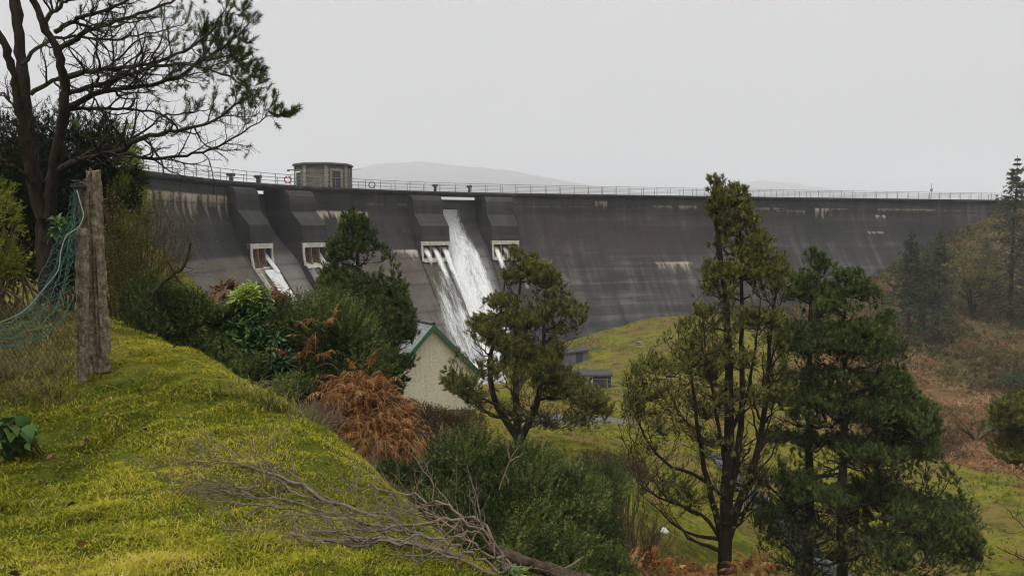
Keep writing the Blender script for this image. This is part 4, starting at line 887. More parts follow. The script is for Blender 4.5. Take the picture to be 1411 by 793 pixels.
def broadleaf(name, label, px, ybase, D, top, half, seed, mat=MOAK, nl=5, leaf=(.22, .13), group=None, frac=1.0, cat='tree'):
    rng = np.random.default_rng(seed); b = P(px, ybase, D); b[2] = float(ground(b[0], b[1])) - .05; H = P(px, top, D)[2] - b[2]; hw = half * D / F
    t = thing(name, b, label, cat, group); S = []
    for k in range(6):
        a = k * 1.05 + rng.random(); u = np.linspace(0, 1, 10)[:, None]; S.append(b + EZ * H * .88 * u * rng.uniform(.8, 1) + np.array((math.cos(a), math.sin(a), 0)) * hw * .75 * u ** 1.5 + rng.normal(0, .04 * H * .3, (10, 3)) * np.sin(u * 3.14))
    SP = np.stack(S); SR = np.linspace(.016 * H + .02, .012, 10)[None] * np.ones((6, 1))
    s2, r2 = spawn(SP, SR, 9, rng, .25, 1, (30, 60), (.3, .55), .5, 6, .25, .12, .5, .01); s3, r3 = spawn(s2, r2, 6, rng, .3, 1, (30, 60), (.4, .6), .4, 4, .2, .12, .5, .007)
    mk_wood('trunk', [(SP, SR, 7), (s2, r2, 4), (s3, r3, 3)], MBARKG, t)
    pos = np.vstack([s3[:, -1], s3[:, 2], s3[:, 1], s2[:, -1]]); pos = np.repeat(pos, nl, 0) + rng.normal(0, .12 + .01 * H, (len(pos) * nl, 3)); pos = pos[rng.random(len(pos)) < frac]
    mk_leaf('crown', [leaves(pos, rng.normal(size=pos.shape), leaf[0], leaf[1], rng)], mat, t); return t
broadleaf('broadleaf_tree', 'yellow-green broadleaf tree among the spruces on the bracken slope', 1340, 437, 103, 338, 38, 301)
broadleaf('rowan_bush', 'bare brown bush with twisted stems at the lower edge of the bracken slope', 1345, 622, 66, 565, 60, 302, nl=1, leaf=(.1, .06), frac=.25, cat='bush')
broadleaf('rowan_bush', 'olive scrubby bush beside the lowest bracken near the field edge', 1275, 622, 66, 575, 34, 303, nl=1, leaf=(.1, .06), frac=.5, cat='bush')
bush('evergreen_bush', 'bright green low bush on the bracken slope near the right picture edge', [(1377, 586, 66, 1.1, 1.0, .8), (1395, 592, 65, .8, .8, .6)], 900, 304, mat=MRHO, L=.16, w=.06, k=8, shoot=.1, stems=0, tintf=lambda p, t, r: np.clip(t + .15, 0, 1))
bush('evergreen_bush', 'dark grey-green low bush on the bracken slope under the wide spruce', [(1398, 525, 82, 1.9, 1.2, 1.0), (1420, 520, 82, 1.4, 1, .9)], 900, 305, mat=MSPR, L=.2, w=.05, k=8, shoot=.1, stems=0)

# bracken and rough growth on the far slope: nobody could count it
def scatter(n, x0, x1, y0, y1, rng): return rng.uniform(x0, x1, n), rng.uniform(y0, y1, n)
rng = np.random.default_rng(5)
x, y = scatter(60000, 15, 75, 45, 128, rng); l_, b_, g_ = zone_at(x, y); m = rng.random(len(x)) < b_ * np.clip(.65 + 1.2 * fbm(x * .22, y * .22, 41), 0.05, 1); x, y = x[m], y[m]; z = ground(x, y)
q = np.stack([x, y, z + .1], 1); tn = np.clip(.45 + .9 * fbm(x * .15, y * .15, 44) + rng.normal(0, .15, len(x)), 0, 1)
o = mk_leaf('far_bracken', [tufts(q, EZ[None] + rng.normal(0, .2, q.shape), 9, .55, .10, rng, (35, 100), .35, tn)], leafmat('far_bracken', [(0, (.05, .038, .018)), (.35, (.15, .090, .040)), (.7, (.29, .155, .074)), (1, (.38, .23, .12))]), None); tag(o, kind='stuff')
x, y = scatter(90000, -22, 60, 12, 110, rng); l_, b_, g_ = zone_at(x, y); m = (rng.random(len(x)) < np.clip(.35 + fbm(x * .2, y * .2, 51), 0, 1)) & (g_ < .3) & (b_ < .5) & ~((x > 30) & (y > 74)); x, y = x[m], y[m]; z = ground(x, y)
q = np.stack([x, y, z], 1); o = mk_leaf('field_grass', [tufts(q, EZ[None] + rng.normal(0, .25, q.shape), 7, .11 + .0022 * y, .02, rng, (10, 60), .03, np.clip(.5 + .8 * fbm(x * .2, y * .2, 54) + rng.normal(0, .2, len(x)), 0, 1))], leafmat('field_grass', [(0, (.042, .052, .009)), (.4, (.13, .138, .015)), (.7, (.22, .20, .026)), (1, (.31, .25, .06))], tr=.25), None); tag(o, kind='stuff')

x, y = scatter(30000, 28, 95, 72, 138, rng); l_, b_, g_ = zone_at(x, y); m = (rng.random(len(x)) < np.clip(.5 + 1.2 * fbm(x * .2, y * .2, 71), 0, 1)) & (x > 30 + (100 - y) * .3); x, y = x[m], y[m]; z = ground(x, y)
q = np.stack([x, y, z + .05], 1); o = mk_leaf('hill_undergrowth', [tufts(q, EZ[None] + rng.normal(0, .25, q.shape), 9, .60, .11, rng, (15, 80), .35, np.clip(.42 + .9 * fbm(x * .16, y * .16, 74) + rng.normal(0, .18, len(x)), 0, 1))], leafmat('hill_undergrowth', [(0, (.034, .038, .014)), (.45, (.095, .085, .028)), (.75, (.18, .125, .05)), (1, (.28, .17, .075))]), None); tag(o, kind='stuff')
MROCK = plain('pale_lichen_rock', (.12, .118, .105), .4, 3); 
def rock(px, py, D, r, seed, label, mat=MROCK, sq=.65):
    rng = np.random.default_rng(seed); c = G(px, py, D); bm = bmesh.new(); bmesh.ops.create_icosphere(bm, subdivisions=3, radius=1)
    for v in bm.verts:
        n = v.co.normalized(); k = 1 + .55 * float(fbm(np.array(n.x * 1.3 + seed), np.array(n.y * 1.3 + n.z * 2.1), seed)); v.co = Vector((n.x * r * k * 1.25, n.y * r * k, n.z * r * k * sq))
    me = bpy.data.meshes.new('rock'); bm.to_mesh(me); bm.free(); me.materials.append(mat); o = bpy.data.objects.new('rock', me); COL.objects.link(o); o.location = c + EZ * r * .25
    tag(o, label, 'rock', 'rocks below the dam')
rock(882, 473, 92, .38, 1, 'largest pale rock on the turf below the dam, beside the tall pine')
rock(872, 471, 93, .3, 2, 'smaller rounded rock just left of the largest pale one')
rock(820, 487, 87, .45, 3, 'small dark rock beside the sloping block house', MFELT)
rock(916, 688, 24, .11, 4, 'small white stone on the bank left of the tall pine trunk', MWH, 1.4)
rock(795, 624, 26, .28, 5, 'flat pale rock in the grass right of the forked pine')
def fence(pts, label, n, D0):
    t = thing('wire_fence', G(*pts[0]), label, 'fence'); pp = np.array([G(*p) for p in pts]); u = np.linspace(0, len(pts) - 1, n)
    q = np.stack([np.interp(u, np.arange(len(pts)), pp[:, i]) for i in range(3)], 1); q[:, 2] = ground(q[:, 0], q[:, 1])
    for p in q:
        V, Fh = tube_vf(np.array([[p - EZ * .1, p + EZ * 1.05]]), np.full((1, 2), .05), 6); mk('post', V, Fh, MTWIG, t)
    V, Fh = merge([tube_vf((q + EZ * h)[None], np.full((1, n), .012), 3) for h in (.35, .65, .95)]); mk('wires', V, Fh, MRAIL, t)
fence([(790, 545, 56), (870, 543, 58), (950, 545, 60)], 'low post and wire fence across the grass below the shed', 8, 56)

# ------------------------------------------------------------------ the near bank
rng = np.random.default_rng(77)
# big pine at the left
DL = 11.0
t = thing('pine_tree', G(66, 420, DL), 'large old pine at the left edge with bare twisting branches and needle tips', 'tree')
MAIN = [([(70, 440), (64, 380), (60, 300), (50, 260), (42, 212), (34, 140), (28, 70), (18, -40)], .19, .10, .5), ([(68, 300), (72, 250), (80, 195), (90, 150), (88, 112), (80, 72), (62, 36), (36, -20)], .13, .06, -.6),
        ([(58, 300), (46, 235), (30, 165), (20, 110), (6, 62), (-20, 10)], .12, .06, -.3), ([(60, 270), (40, 245), (10, 225), (-40, 190)], .06, .03, -.5)]
LIMB = [([(66, 250), (84, 232), (106, 223), (151, 212), (189, 193), (235, 181), (290, 168), (330, 140)], .07, .012, -.8), ([(150, 213), (180, 212), (212, 219), (265, 212), (303, 200), (340, 178), (363, 163), (388, 160)], .035, .006, -.5),
        ([(84, 155), (125, 132), (170, 121), (212, 117), (250, 102), (280, 83), (318, 57), (345, 30)], .055, .010, .4), ([(88, 108), (132, 98), (189, 91), (242, 76), (287, 49), (310, 15)], .045, .010, -.6),
        ([(83, 66), (125, 42), (170, 26), (227, 6), (270, -20)], .045, .012, .6), ([(76, 44), (113, 23), (159, 8), (205, -14)], .04, .012, -.3), ([(42, 130), (76, 110), (120, 98), (180, 100), (240, 105)], .04, .008, .8),
        ([(88, 132), (151, 113), (212, 91), (265, 91), (310, 105), (345, 125)], .045, .008, -.9), ([(84, 150), (140, 150), (190, 152), (240, 158), (290, 150)], .035, .007, .9), ([(60, 30), (100, -5), (150, -30)], .04, .01, .2),
        ([(30, 90), (60, 60), (100, 50), (150, 55), (210, 45), (260, 30)], .035, .008, 1.2), ([(40, 200), (20, 150), (-5, 120), (-40, 100)], .03, .01, -.2), ([(280, 83), (310, 78), (335, 85), (352, 100)], .02, .006, .2), ([(60, 250), (30, 200), (5, 175), (-30, 160)], .03, .01, -.4)]
S = [traced(a, DL, 40, dd, r0, r1, rng, .010) for a, r0, r1, dd in MAIN]; SP = np.stack([a for a, b in S]); SR = np.stack([b for a, b in S])
S = [traced(a, DL, 24, dd, r0, r1, rng, .012) for a, r0, r1, dd in LIMB]; LP = np.stack([a for a, b in S]); LR = np.stack([b for a, b in S])
s2, r2 = spawn(LP, LR, 20, rng, .12, 1.0, (25, 65), (.20, .42), .62, 10, .25, .17, .45, .0045, flat=.0); s3, r3 = spawn(s2, r2, 8, rng, .12, 1.0, (25, 65), (.25, .5), .45, 6, .3, .15, .6, .003)
s4, r4 = spawn(s3, r3, 3, rng, .15, 1.0, (25, 60), (.35, .6), .4, 4, .3, .15, .7, .0025)
SR = SR * .64 * (1 + .10 * rng.normal(size=SR.shape)); LR = LR * .8
mk_wood('trunk', [(SP, SR, 12)], MBARK, t); mk_wood('branches', [(LP, LR, 7), (s2, r2, 5), (s3, r3, 3), (s4, r4, 3)], MBARKG, t)
pos = np.vstack([s3[:, -1], s3[:, -2], s2[:, -1], LP[:, -1], s2[:, -2]]); dr = np.vstack([s3[:, -1] - s3[:, -2]] * 2 + [s2[:, -1] - s2[:, -2], LP[:, -1] - LP[:, -2], s2[:, -1] - s2[:, -2]])
qx, qy = to_px(pos); pr = .85 * np.clip((qx - 225) / 95, 0, 1) * np.clip((175 - qy) / 40, 0, 1) * np.clip(.75 + 1.2 * vnoise(qx / 28, qy / 28, 2), 0, 1) + .03 * (qx > 60) + .9 * (qx > 368)
m = rng.random(len(pos)) < pr; tn = np.clip(.5 + .5 * vnoise(pos[m, 0] * 4, pos[m, 2] * 4, 4) + rng.normal(0, .15, m.sum()), 0, 1)
mk_leaf('needle_tufts', [tufts(pos[m], unit(unit(dr[m]) + EZ * .5), 44, .068, .007, rng, (25, 65), .12, tn * .75)], MPINE_D, t)

# dark cypress behind it, tipped with yellow-green
def cyp_tint(p, t_, r):
    qx, qy = to_px(p); return np.clip(.18 + .35 * (t_ - .4) + 1.0 * np.clip((qx - 138) / 40, 0, 1) * np.clip((qy - 150) / 30, 0, 1) * np.clip(.7 + 1.6 * vnoise(qx / 14, qy / 14, 9), 0, 1), 0, 1)
bush('cypress', 'dense dark cypress with yellow-green tips behind the old pine', [(95, 255, 14.5, 1.15, 1.0, 1.35), (20, 250, 14.8, 1.2, 1.0, 1.2), (150, 235, 14.4, .58, .6, .95), (168, 290, 14.3, .38, .5, .55), (40, 340, 14.6, 1.3, 1, 1.0), (130, 345, 14.4, .75, .6, .9)], 15000, 401, mat=MCYP, L=.075, w=.016, k=11, shoot=.12, up=.35, stems=24, cat='tree', spread=(15, 60), tintf=cyp_tint, low=-.8, shell=(.5, 1.03))
bush('lime_shrub', 'bright lime green shrub at the left picture edge beside the pine trunk', [(2, 300, 9.2, .18, .2, .22), (-10, 350, 9.2, .22, .3, .2), (8, 368, 9.1, .16, .2, .12), (0, 262, 9.3, .10, .12, .10)], 700, 402, mat=MLIME, L=.045, w=.012, k=10, shoot=.1, up=.5, stems=20, cat='shrub', spread=(20, 60), low=-.8)

def rhodo(name, label, lumps, n, seed, L=.13, w=.036, k=9, cat='shrub', hi=0.0, stems=40):
    rng = np.random.default_rng(seed); c0 = P(*lumps[0][:3]); base = np.array((c0[0], c0[1], float(ground(c0[0], c0[1])))); t = thing(name, base, label, cat, 'rhododendrons on the bank')
    p, nn = ellip_pts(lumps, n, rng, (.6, 1.02), -.5); d = unit(nn * .6 + EZ * .6 + rng.normal(0, .25, p.shape)); tint = np.clip(.4 + .6 * vnoise(p[:, 0] * 3.3, p[:, 2] * 3.3, 6) + hi * np.clip((p[:, 2] - np.percentile(p[:, 2], 65)) * 2.5, 0, 1) + rng.normal(0, .16, len(p)), 0, 1)
    rv = rng.normal(size=(len(p), k, 3)); pe = unit(rv - d[:, None] * (rv * d[:, None]).sum(-1, keepdims=True)); A = np.radians(rng.uniform(30, 95, (len(p), k, 1))); ld = d[:, None] * np.cos(A) + pe * np.sin(A)
    mk_leaf('leaves', [leaves(np.repeat(p, k, 0), ld.reshape(-1, 3), L, w, rng, .15, .22, np.clip(np.repeat(tint, k) + rng.normal(0, .08, len(p) * k), 0, 1), up=1.0)], MRHO, t)
    q = p[rng.choice(len(p), min(stems, len(p)), False)]; u = np.linspace(0, 1, 6)[None, :, None]; b = base + rng.normal(0, .15, (len(q), 3)) * (1, 1, .1)
    mk_wood('stems', [(b[:, None] + (q - b)[:, None] * u + rng.normal(0, .04, (len(q), 6, 3)) * np.sin(u * np.pi), np.linspace(.016, .006, 6)[None] * np.ones((len(q), 1)), 4)], MBARKG, t); return t
rhodo('rhododendron', 'glossy green rhododendron between the gorse bushes on the bank top', [(338, 462, 10.7, .44, .4, .42), (316, 448, 10.7, .32, .3, .30), (345, 420, 10.7, .26, .24, .24), (365, 485, 10.4, .36, .3, .3), (300, 480, 10.5, .27, .3, .27)], 560, 411, hi=.5)
rhodo('rhododendron', 'small rhododendron low at the foot of the broom bush', [(385, 505, 10, .17, .18, .17), (372, 518, 10, .15, .15, .12)], 60, 412, L=.15)
rhodo('rhododendron', 'rhododendron shoot in front of the pine trunk by the post', [(80, 318, 9.8, .12, .12, .16), (90, 340, 9.8, .08, .1, .1)], 26, 413, L=.11, stems=10)
rhodo('rhododendron', 'tiny yellow-green rhododendron sprig by the log at the bottom edge', [(704, 800, 4.6, .06, .06, .07)], 7, 414, L=.10, w=.03, k=8, hi=1.0, stems=5)

def twiggy(name, label, px, py, D, half, top, seed, n=70, mat=MTWIGO, lean=0.0, leafm=None):
    rng = np.random.default_rng(seed); b = G(px, py, D); H = P(px, top, D)[2] - b[2]; t = thing(name, b, label, 'shrub'); hw = half * D / F; a = rng.uniform(0, 6.28, n); r = np.sqrt(rng.random(n)); u = np.linspace(0, 1, 12)[None, :, None]
    d = np.stack([np.cos(a) * r * hw + lean * hw, np.sin(a) * r * hw * .8, H * rng.uniform(.6, 1.0, n)], 1); st = b + np.stack([np.cos(a) * r * hw * .35, np.sin(a) * r * .3, 0 * a - .05], 1)
    Pp = st[:, None] + d[:, None] * np.concatenate([u[..., :1] ** 1.2, u[..., :1] ** 1.2, u[..., :1] ** .9], -1) + rng.normal(0, .02, (n, 12, 3)); R = np.linspace(.009, .003, 12)[None] * np.ones((n, 1))
    s2, r2 = spawn(Pp, R, 12, rng, .15, 1, (20, 55), (.15, .35), .5, 7, .3, .12, .6, .0028); s3, r3 = spawn(s2, r2, 4, rng, .2, 1, (20, 55), (.25, .5), .4, 4, .3, .12, .7, .0022)
    mk_wood('twigs', [(Pp, R, 4), (s2, r2, 3), (s3, r3, 3)], mat, t)
    if leafm: mk_leaf('leaves', [leaves(np.vstack([s3[:, -1], s2[:, -1]]), rng.normal(size=(len(s3) + len(s2), 3)), .03, .016, rng)], leafm, t)
    return t
twiggy('willow_shrub', 'tall bare olive-brown willow shrub between the post and the dam', 190, 452, 12.2, 62, 262, 421, 90, leafm=MOAK)
twiggy('briar', 'low bare brown briar in the hollow right of the big gorse bush', 890, 752, 18, 40, 690, 422, 26, mat=barkmat('brown_twig', (.035, .022, .014), (.10, .065, .04), 12, (1, 1, 1)))
twiggy('briar', 'dry brown briar stems at the foot of the rust-coloured bracken', 430, 612, 8.2, 40, 545, 423, 40, mat=MTWIG)

GG = 'gorse bushes on the bank'
bush('gorse_bush', 'dark gorse bush under the dead snag near the fence post', [(232, 428, 10.4, .42, .35, .26), (205, 420, 10.5, .25, .3, .3), (268, 440, 10.3, .28, .3, .22), (215, 455, 10.1, .4, .3, .15)], 2600, 431, L=.032, w=.010, k=22, shoot=.18, group=GG, tintf=lambda p, t, r: t * .8)
bush('gorse_bush', 'low gorse mat below the rhododendron along the bank edge', [(310, 500, 10.2, .3, .3, .2), (345, 515, 9.9, .35, .3, .16), (275, 478, 10.2, .3, .3, .16), (400, 540, 9.2, .2, .25, .14)], 1800, 432, L=.034, w=.009, k=18, shoot=.13, group=GG)
bush('broom_bush', 'feathery dark green broom bush left of the conical pine', [(430, 470, 10.8, .55, .45, .48), (400, 466, 10.9, .3, .3, .28), (470, 470, 10.7, .42, .4, .38), (450, 440, 10.8, .26, .3, .26), (500, 505, 10.6, .28, .3, .22), (430, 525, 10.4, .5, .4, .25)], 3800, 433, L=.034, w=.010, k=26, shoot=.30, up=.5, group=GG)
bush('gorse_bush', 'big dense blue-green gorse bush filling the bank bottom behind the cut branches', [(690, 720, 8.8, .95, .8, .62), (610, 690, 9.0, .6, .6, .45), (640, 640, 9.3, .42, .5, .40), (720, 650, 9.3, .45, .5, .30), (780, 690, 9.1, .42, .5, .42), (800, 750, 8.6, .4, .5, .45), (650, 770, 8.0, .7, .5, .4), (760, 790, 7.9, .6, .5, .4), (545, 672, 8.6, .30, .4, .24), (570, 715, 8.2, .35, .4, .25), (840, 790, 8.2, .25, .3, .25)], 15000, 434, L=.030, w=.0085, k=22, shoot=.12, up=.22, group=GG)
bush('gorse_bush', 'small light green gorse bush just right of the big one', [(838, 672, 13.5, .38, .4, .36), (825, 690, 13.2, .35, .3, .3)], 1300, 435, L=.04, w=.008, k=16, shoot=.2, group=GG, tintf=lambda p, t, r: np.clip(t + .12, 0, 1))
bush('heath_clump', 'low brown heath between the big gorse and the cottage', [(605, 590, 24, 1.1, .8, .5), (570, 575, 25, .8, .6, .45), (645, 585, 24.5, .5, .6, .4)], 2200, 436, mat=MHEATH, L=.06, w=.014, k=14, shoot=.2, group='heath clumps', tintf=lambda p, t, r: t * .8)
bush('heath_clump', 'dark brown heath strip behind the small light green gorse', [(860, 655, 17, .6, .5, .3), (825, 640, 18, .5, .5, .25)], 900, 437, mat=MHEATH, L=.05, w=.012, k=12, shoot=.16, group='heath clumps', tintf=lambda p, t, r: t * .7)
BG = 'dead bracken patches'
bracken('bracken', 'large rust-brown heap of dead bracken drooping over the bank edge', [(508, 578, 9.8, .48, .45, .34), (525, 612, 9.5, .40, .4, .34), (478, 568, 9.9, .36, .35, .24), (498, 548, 10.0, .34, .4, .12)], 900, 441, group=BG, L=.42, droop=2.0, w=.008, pairs=15)
bracken('bracken', 'orange dead bracken tuft right of the rhododendron top', [(385, 434, 11.2, .24, .3, .12), (370, 446, 11.0, .2, .3, .10)], 110, 442, group=BG, L=.42)
bracken('bracken', 'small brown bracken tuft showing left above the rhododendron', [(312, 402, 11.6, .16, .2, .05)], 34, 443, group=BG, L=.22)
bracken('bracken', 'thin bracken fronds mixed into the broom bush by the conical pine', [(440, 455, 10.3, .35, .2, .16), (490, 520, 10.1, .4, .2, .14), (420, 500, 10.1, .3, .2, .15)], 26, 444, group=BG, L=.36)
bracken('bracken', 'red-brown bracken at the bottom edge right of the big gorse', [(885, 785, 16, .65, .6, .22), (920, 790, 16.5, .4, .5, .2)], 80, 445, group=BG, L=.45, w=.02)
bracken('bracken', 'dark red bracken round the foot of the tall slender pine', [(1035, 785, 19, .6, .5, .25), (960, 800, 19, .6, .5, .2)], 100, 446, group=BG, L=.5, w=.02)

# dead snag sticking out of the gorse
t = thing('dead_snag', G(225, 430, 10.2), 'dead forked snag sticking up out of the gorse near the post', 'branch')
a, ar = traced([(205, 420), (222, 392), (238, 378), (256, 365), (263, 335)], 10.1, 12, 0, .03, .014, rng, .01); b, br = traced([(240, 378), (246, 386), (252, 392)], 10.1, 12, 0, .018, .012); c, cr_ = traced([(240, 377), (236, 368), (232, 362)], 10.1, 12, 0, .016, .008)
mk_wood('snag', [(np.stack([a, b, c]), np.stack([ar, br, cr_]), 7)], MBARKG, t)
mk_wood('twigs', [spawn(a[None], ar[None], 6, rng, .2, .8, (40, 80), (.12, .25), .2, 5, .2, .2, .4, .003) + (3,)], MBARKG, t)

# concrete post, its prop, insulator, hose and fallen netting
def post_mat():
    m = M('lichened_concrete', 1.0, .03); n = m.noise(17, 8, .8); n2 = m.noise(30, 4, .8); c = m.ramp(n, [(.32, (.026, .021, .016)), (.5, (.15, .120, .084)), (.66, (.32, .28, .215))])
    c = m.mix(m.ramp(n2, [(.62, 0.), (.7, .8)]), c, (.36, .35, .30)); c = m.mix(m.ramp(n2, [(.27, .85), (.33, 0.)]), c, (.02, .017, .014)); m.color(c); m.bump(m.mix(.5, n, n2), 1.0, .03); return m.m
MPC = post_mat()
def plank(name, A, B, wa, wb, th, parent, seed, tilt=0.0, ragged=0.0):
    """a rough square-section shaft from A down to B"""
    A, B = np.asarray(A), np.asarray(B); ax = unit(B - A); sx = unit(np.cross(ax, EY)); sx = sx * math.copysign(1, sx[0]); sy = np.cross(sx, ax); sy = sy * math.copysign(1, sy[1])
    n = 70; ring = [(-1, -1), (-.5, -1.25), (-.15, -.8), (0.1, -1.1), (.5, -.85), (.7, -1.2), (1, -1), (1.04, 0), (1, 1), (0, 1), (-1, 1), (-1.04, 0)]; V = []; rng = np.random.default_rng(seed)
    for i in range(n):
        f = i / (n - 1); w = wa + (wb - wa) * f
        for j, (u, v) in enumerate(ring):
            k = 1 + .40 * float(vnoise(np.array(f * 14.0), np.array(j * 2.3), seed)) + .22 * float(vnoise(np.array(f * 40.0), np.array(j * 1.3), seed + 1))
            off = ragged * (float(vnoise(np.array(j * 1.7), np.array(.3), seed + 5))) if i == 0 else 0
            V.append(A + (B - A) * f + sx * u * w / 2 * k + sy * v * th / 2 * k - ax * off)
    m_ = len(ring); i = np.arange(n * m_).reshape(n, m_); Fh = np.stack([i[:-1], np.roll(i, -1, 1)[:-1], np.roll(i, -1, 1)[1:], i[1:]], -1).reshape(-1, 4).tolist()
    return mk_py(name, V, Fh + [i[0].tolist(), i[-1].tolist()[::-1]], MPC, parent)
DP = 7.4
t = thing('fence_post', G(128, 505, DP), 'weathered grey concrete fence post with a leaning prop and iron insulator', 'post')
plank('shaft', P(128, 240, DP), P(140, 512, DP), .085, .125, .12, t, 3, ragged=.14)
plank('prop', P(114, 320, DP - .20), P(112, 535, DP - .23), .082, .075, .07, t, 4, ragged=.10)
plank('prop', P(119, 250, DP - .01), P(122, 515, DP - .02), .085, .14, .10, t, 6, ragged=.10)
V, Fh = merge([tube_vf(np.array([[P(108, y, DP - .12), P(108, y + 2.2, DP - .12)]]), np.full((1, 2), r), 10) for y, r in ((248, .055), (252, .035), (255, .06), (260, .04))] + [tube_vf(np.array([[P(100, 258, DP - .12), P(119, 257, DP - .06)]]), np.full((1, 2), .02), 6)])
mk('insulator', V, Fh, MPOST, t)
t = thing('hose', P(108, 262, DP - .14), 'pale grey hose looping from the post insulator down over the netting', 'hose')
a, ar = traced([(106, 262), (111, 280), (115, 298), (107, 314), (92, 324), (84, 346), (80, 372), (60, 398), (30, 430), (-20, 452)], DP - .22, 60, -.7, .0045, .0045); mk('tube', *tube_vf(a[None], ar[None], 6), plain('pale_grey_rubber', (.15, .17, .155), .2, 5), t, smooth=True)
MNET = plain('green_nylon', (.030, .085, .062), .3, 8, .6)
t = thing('netting', P(60, 420, DP - .3), 'dark green nylon netting hanging in folds from the post', 'net')
nu, nv = 30, 150
up_ = catmull(np.array([P(*p) for p in [(103, 262, DP - .14), (97, 290, DP - .15), (80, 335, DP - .25), (58, 385, DP - .4), (32, 425, DP - .6), (0, 448, DP - .9), (-40, 458, DP - 1.1)]]), 30); lo_ = catmull(np.array([P(*p) for p in [(107, 264, DP - .12), (108, 310, DP - .2), (102, 360, DP - .35), (92, 425, DP - .5), (66, 462, DP - .7), (0, 480, DP - 1.0), (-40, 470, DP - 1.2)]]), 30)
up_, lo_ = resample(up_, nv), resample(lo_, nv)
def netpt(a, b):
    i = np.clip(b * (nv - 1), 0, nv - 1.001); k = i.astype(int); f = (i - k)[..., None]; A = up_[k] * (1 - f) + up_[np.minimum(k + 1, nv - 1)] * f; B = lo_[k] * (1 - f) + lo_[np.minimum(k + 1, nv - 1)] * f
    q = A + (B - A) * a[..., None]; q = q + np.stack([.012 * np.sin(a * 17 + b * 9), .055 * np.sin(a * 22 + b * 11), .014 * np.sin(b * 60 + a * 20)], -1); return q
strands = []
for s_ in (-1, 1):
    for k in range(-26, 44):
        b = np.linspace(0, 1, 90); a = (k / 9 + s_ * b * 3.0) ; a = np.where(s_ > 0, a, a + 0.0)
        for c0_ in range(3):
            aa = a - math.floor(a.mean()) if False else a
        ok = (a >= 0) & (a <= 1)
        if ok.sum() > 6:
            bb = b[ok]; aa = a[ok]; u = np.linspace(0, 1, 40); strands.append(netpt(np.interp(u, np.linspace(0, 1, len(aa)), aa), np.interp(u, np.linspace(0, 1, len(bb)), bb)))
strands += [netpt(np.full(40, a_), np.linspace(0, 1, 40)) for a_ in np.linspace(0, 1, 4)]
strands = np.stack(strands) + rng.normal(0, .003, (len(strands), 40, 3)); mk('mesh', *tube_vf(strands, np.full(strands.shape[:2], .0027), 4), MNET, t)
# standing wire mesh left of the post
t = thing('wire_netting', G(40, 500, DP), 'sagging rusty hexagonal wire netting standing left of the post', 'fence'); wl = []
for s_ in (-1, 1):
    for k in range(-30, 30):
        u = np.linspace(0, 1, 24); x = -20 + k * 7 + s_ * u * 66 + 30; y = 515 - u * (120 - 16 * np.sin(x / 30)); ok = (x > -30) & (x < 104)
        if ok.sum() > 4:
            xx = np.interp(np.linspace(0, 1, 24), np.linspace(0, 1, ok.sum()), x[ok]); yy = np.interp(np.linspace(0, 1, 24), np.linspace(0, 1, ok.sum()), y[ok]); wl.append([P(a_, b_ + 1.2 * math.sin(a_ * .8), DP + .1 - (104 - a_) * .004) for a_, b_ in zip(xx, yy)])
wl = np.array(wl); mk('wire_mesh', *tube_vf(wl, np.full(wl.shape[:2], .003), 3), plain('rusty_wire', (.07, .065, .045), .4, 10), t)

# broad-leaved plant on the left
t = thing('foxglove_plant', G(25, 615, 5.3), 'broad-leaved foxglove rosette at the left edge of the lawn', 'plant'); c0 = P(25, 600, 5.3); n = 60
pos = np.array([P(rng.uniform(-10, 46), rng.uniform(574, 622), 5.3 + rng.uniform(-.1, .25)) for _ in range(n)]); d = rng.normal(0, .8, (n, 3)) * (1, .5, .35) + np.array((.2, -.5, .0))
mk_leaf('leaves', [leaves(pos, d, .115, .085, rng, .16, .35, np.clip(rng.normal(.45, .25, n), 0, 1), up=1.0)], leafmat('foxglove_leaves', [(0, (.014, .034, .008)), (.5, (.045, .090, .022)), (1, (.11, .15, .04))], .6), t)
b = pos + (0, .12, -.15); u = np.linspace(0, 1, 5)[None, :, None]; mk_wood('stalks', [(b[:, None] + (pos - b)[:, None] * u, np.full((n, 5), .005), 4)], MRHO if False else MTWIGO, t)

# cut branches on the grass
def cut_branch(label, limbs, D, seed, n2=10, n3=6, up=.08):
    limbs = [(a, r0 * .72, r1 * .8, dd) for a, r0, r1, dd in limbs]
    rng = np.random.default_rng(seed); S = [traced(a, D, 26, dd, r0, r1, rng, .016) for a, r0, r1, dd in limbs]; LP = np.stack([a for a, b in S]); LR = np.stack([b for a, b in S])
    zg = ground(LP[..., 0], LP[..., 1]); LP[..., 2] = np.maximum(LP[..., 2], zg + .03)
    t = thing('cut_branch', LP[0, 0], label, 'branch', 'cut branches on the bank'); s2, r2 = spawn(LP, LR, n2, rng, .15, 1, (15, 50), (.25, .5), .5, 10, up, .15, .5, .0026, flat=.25); s3, r3 = spawn(s2, r2, n3, rng, .15, 1, (20, 60), (.25, .5), .4, 7, up, .18, .6, .0016, flat=.1)
    for s_ in (s2, s3): s_[..., 2] = np.maximum(s_[..., 2], ground(s_[..., 0], s_[..., 1]) + .015)
    mk_wood('limb', [(LP, LR, 7)], MTWIG, t); mk_wood('twigs', [(s2, r2, 4), (s3, r3, 3)], MTWIG, t)
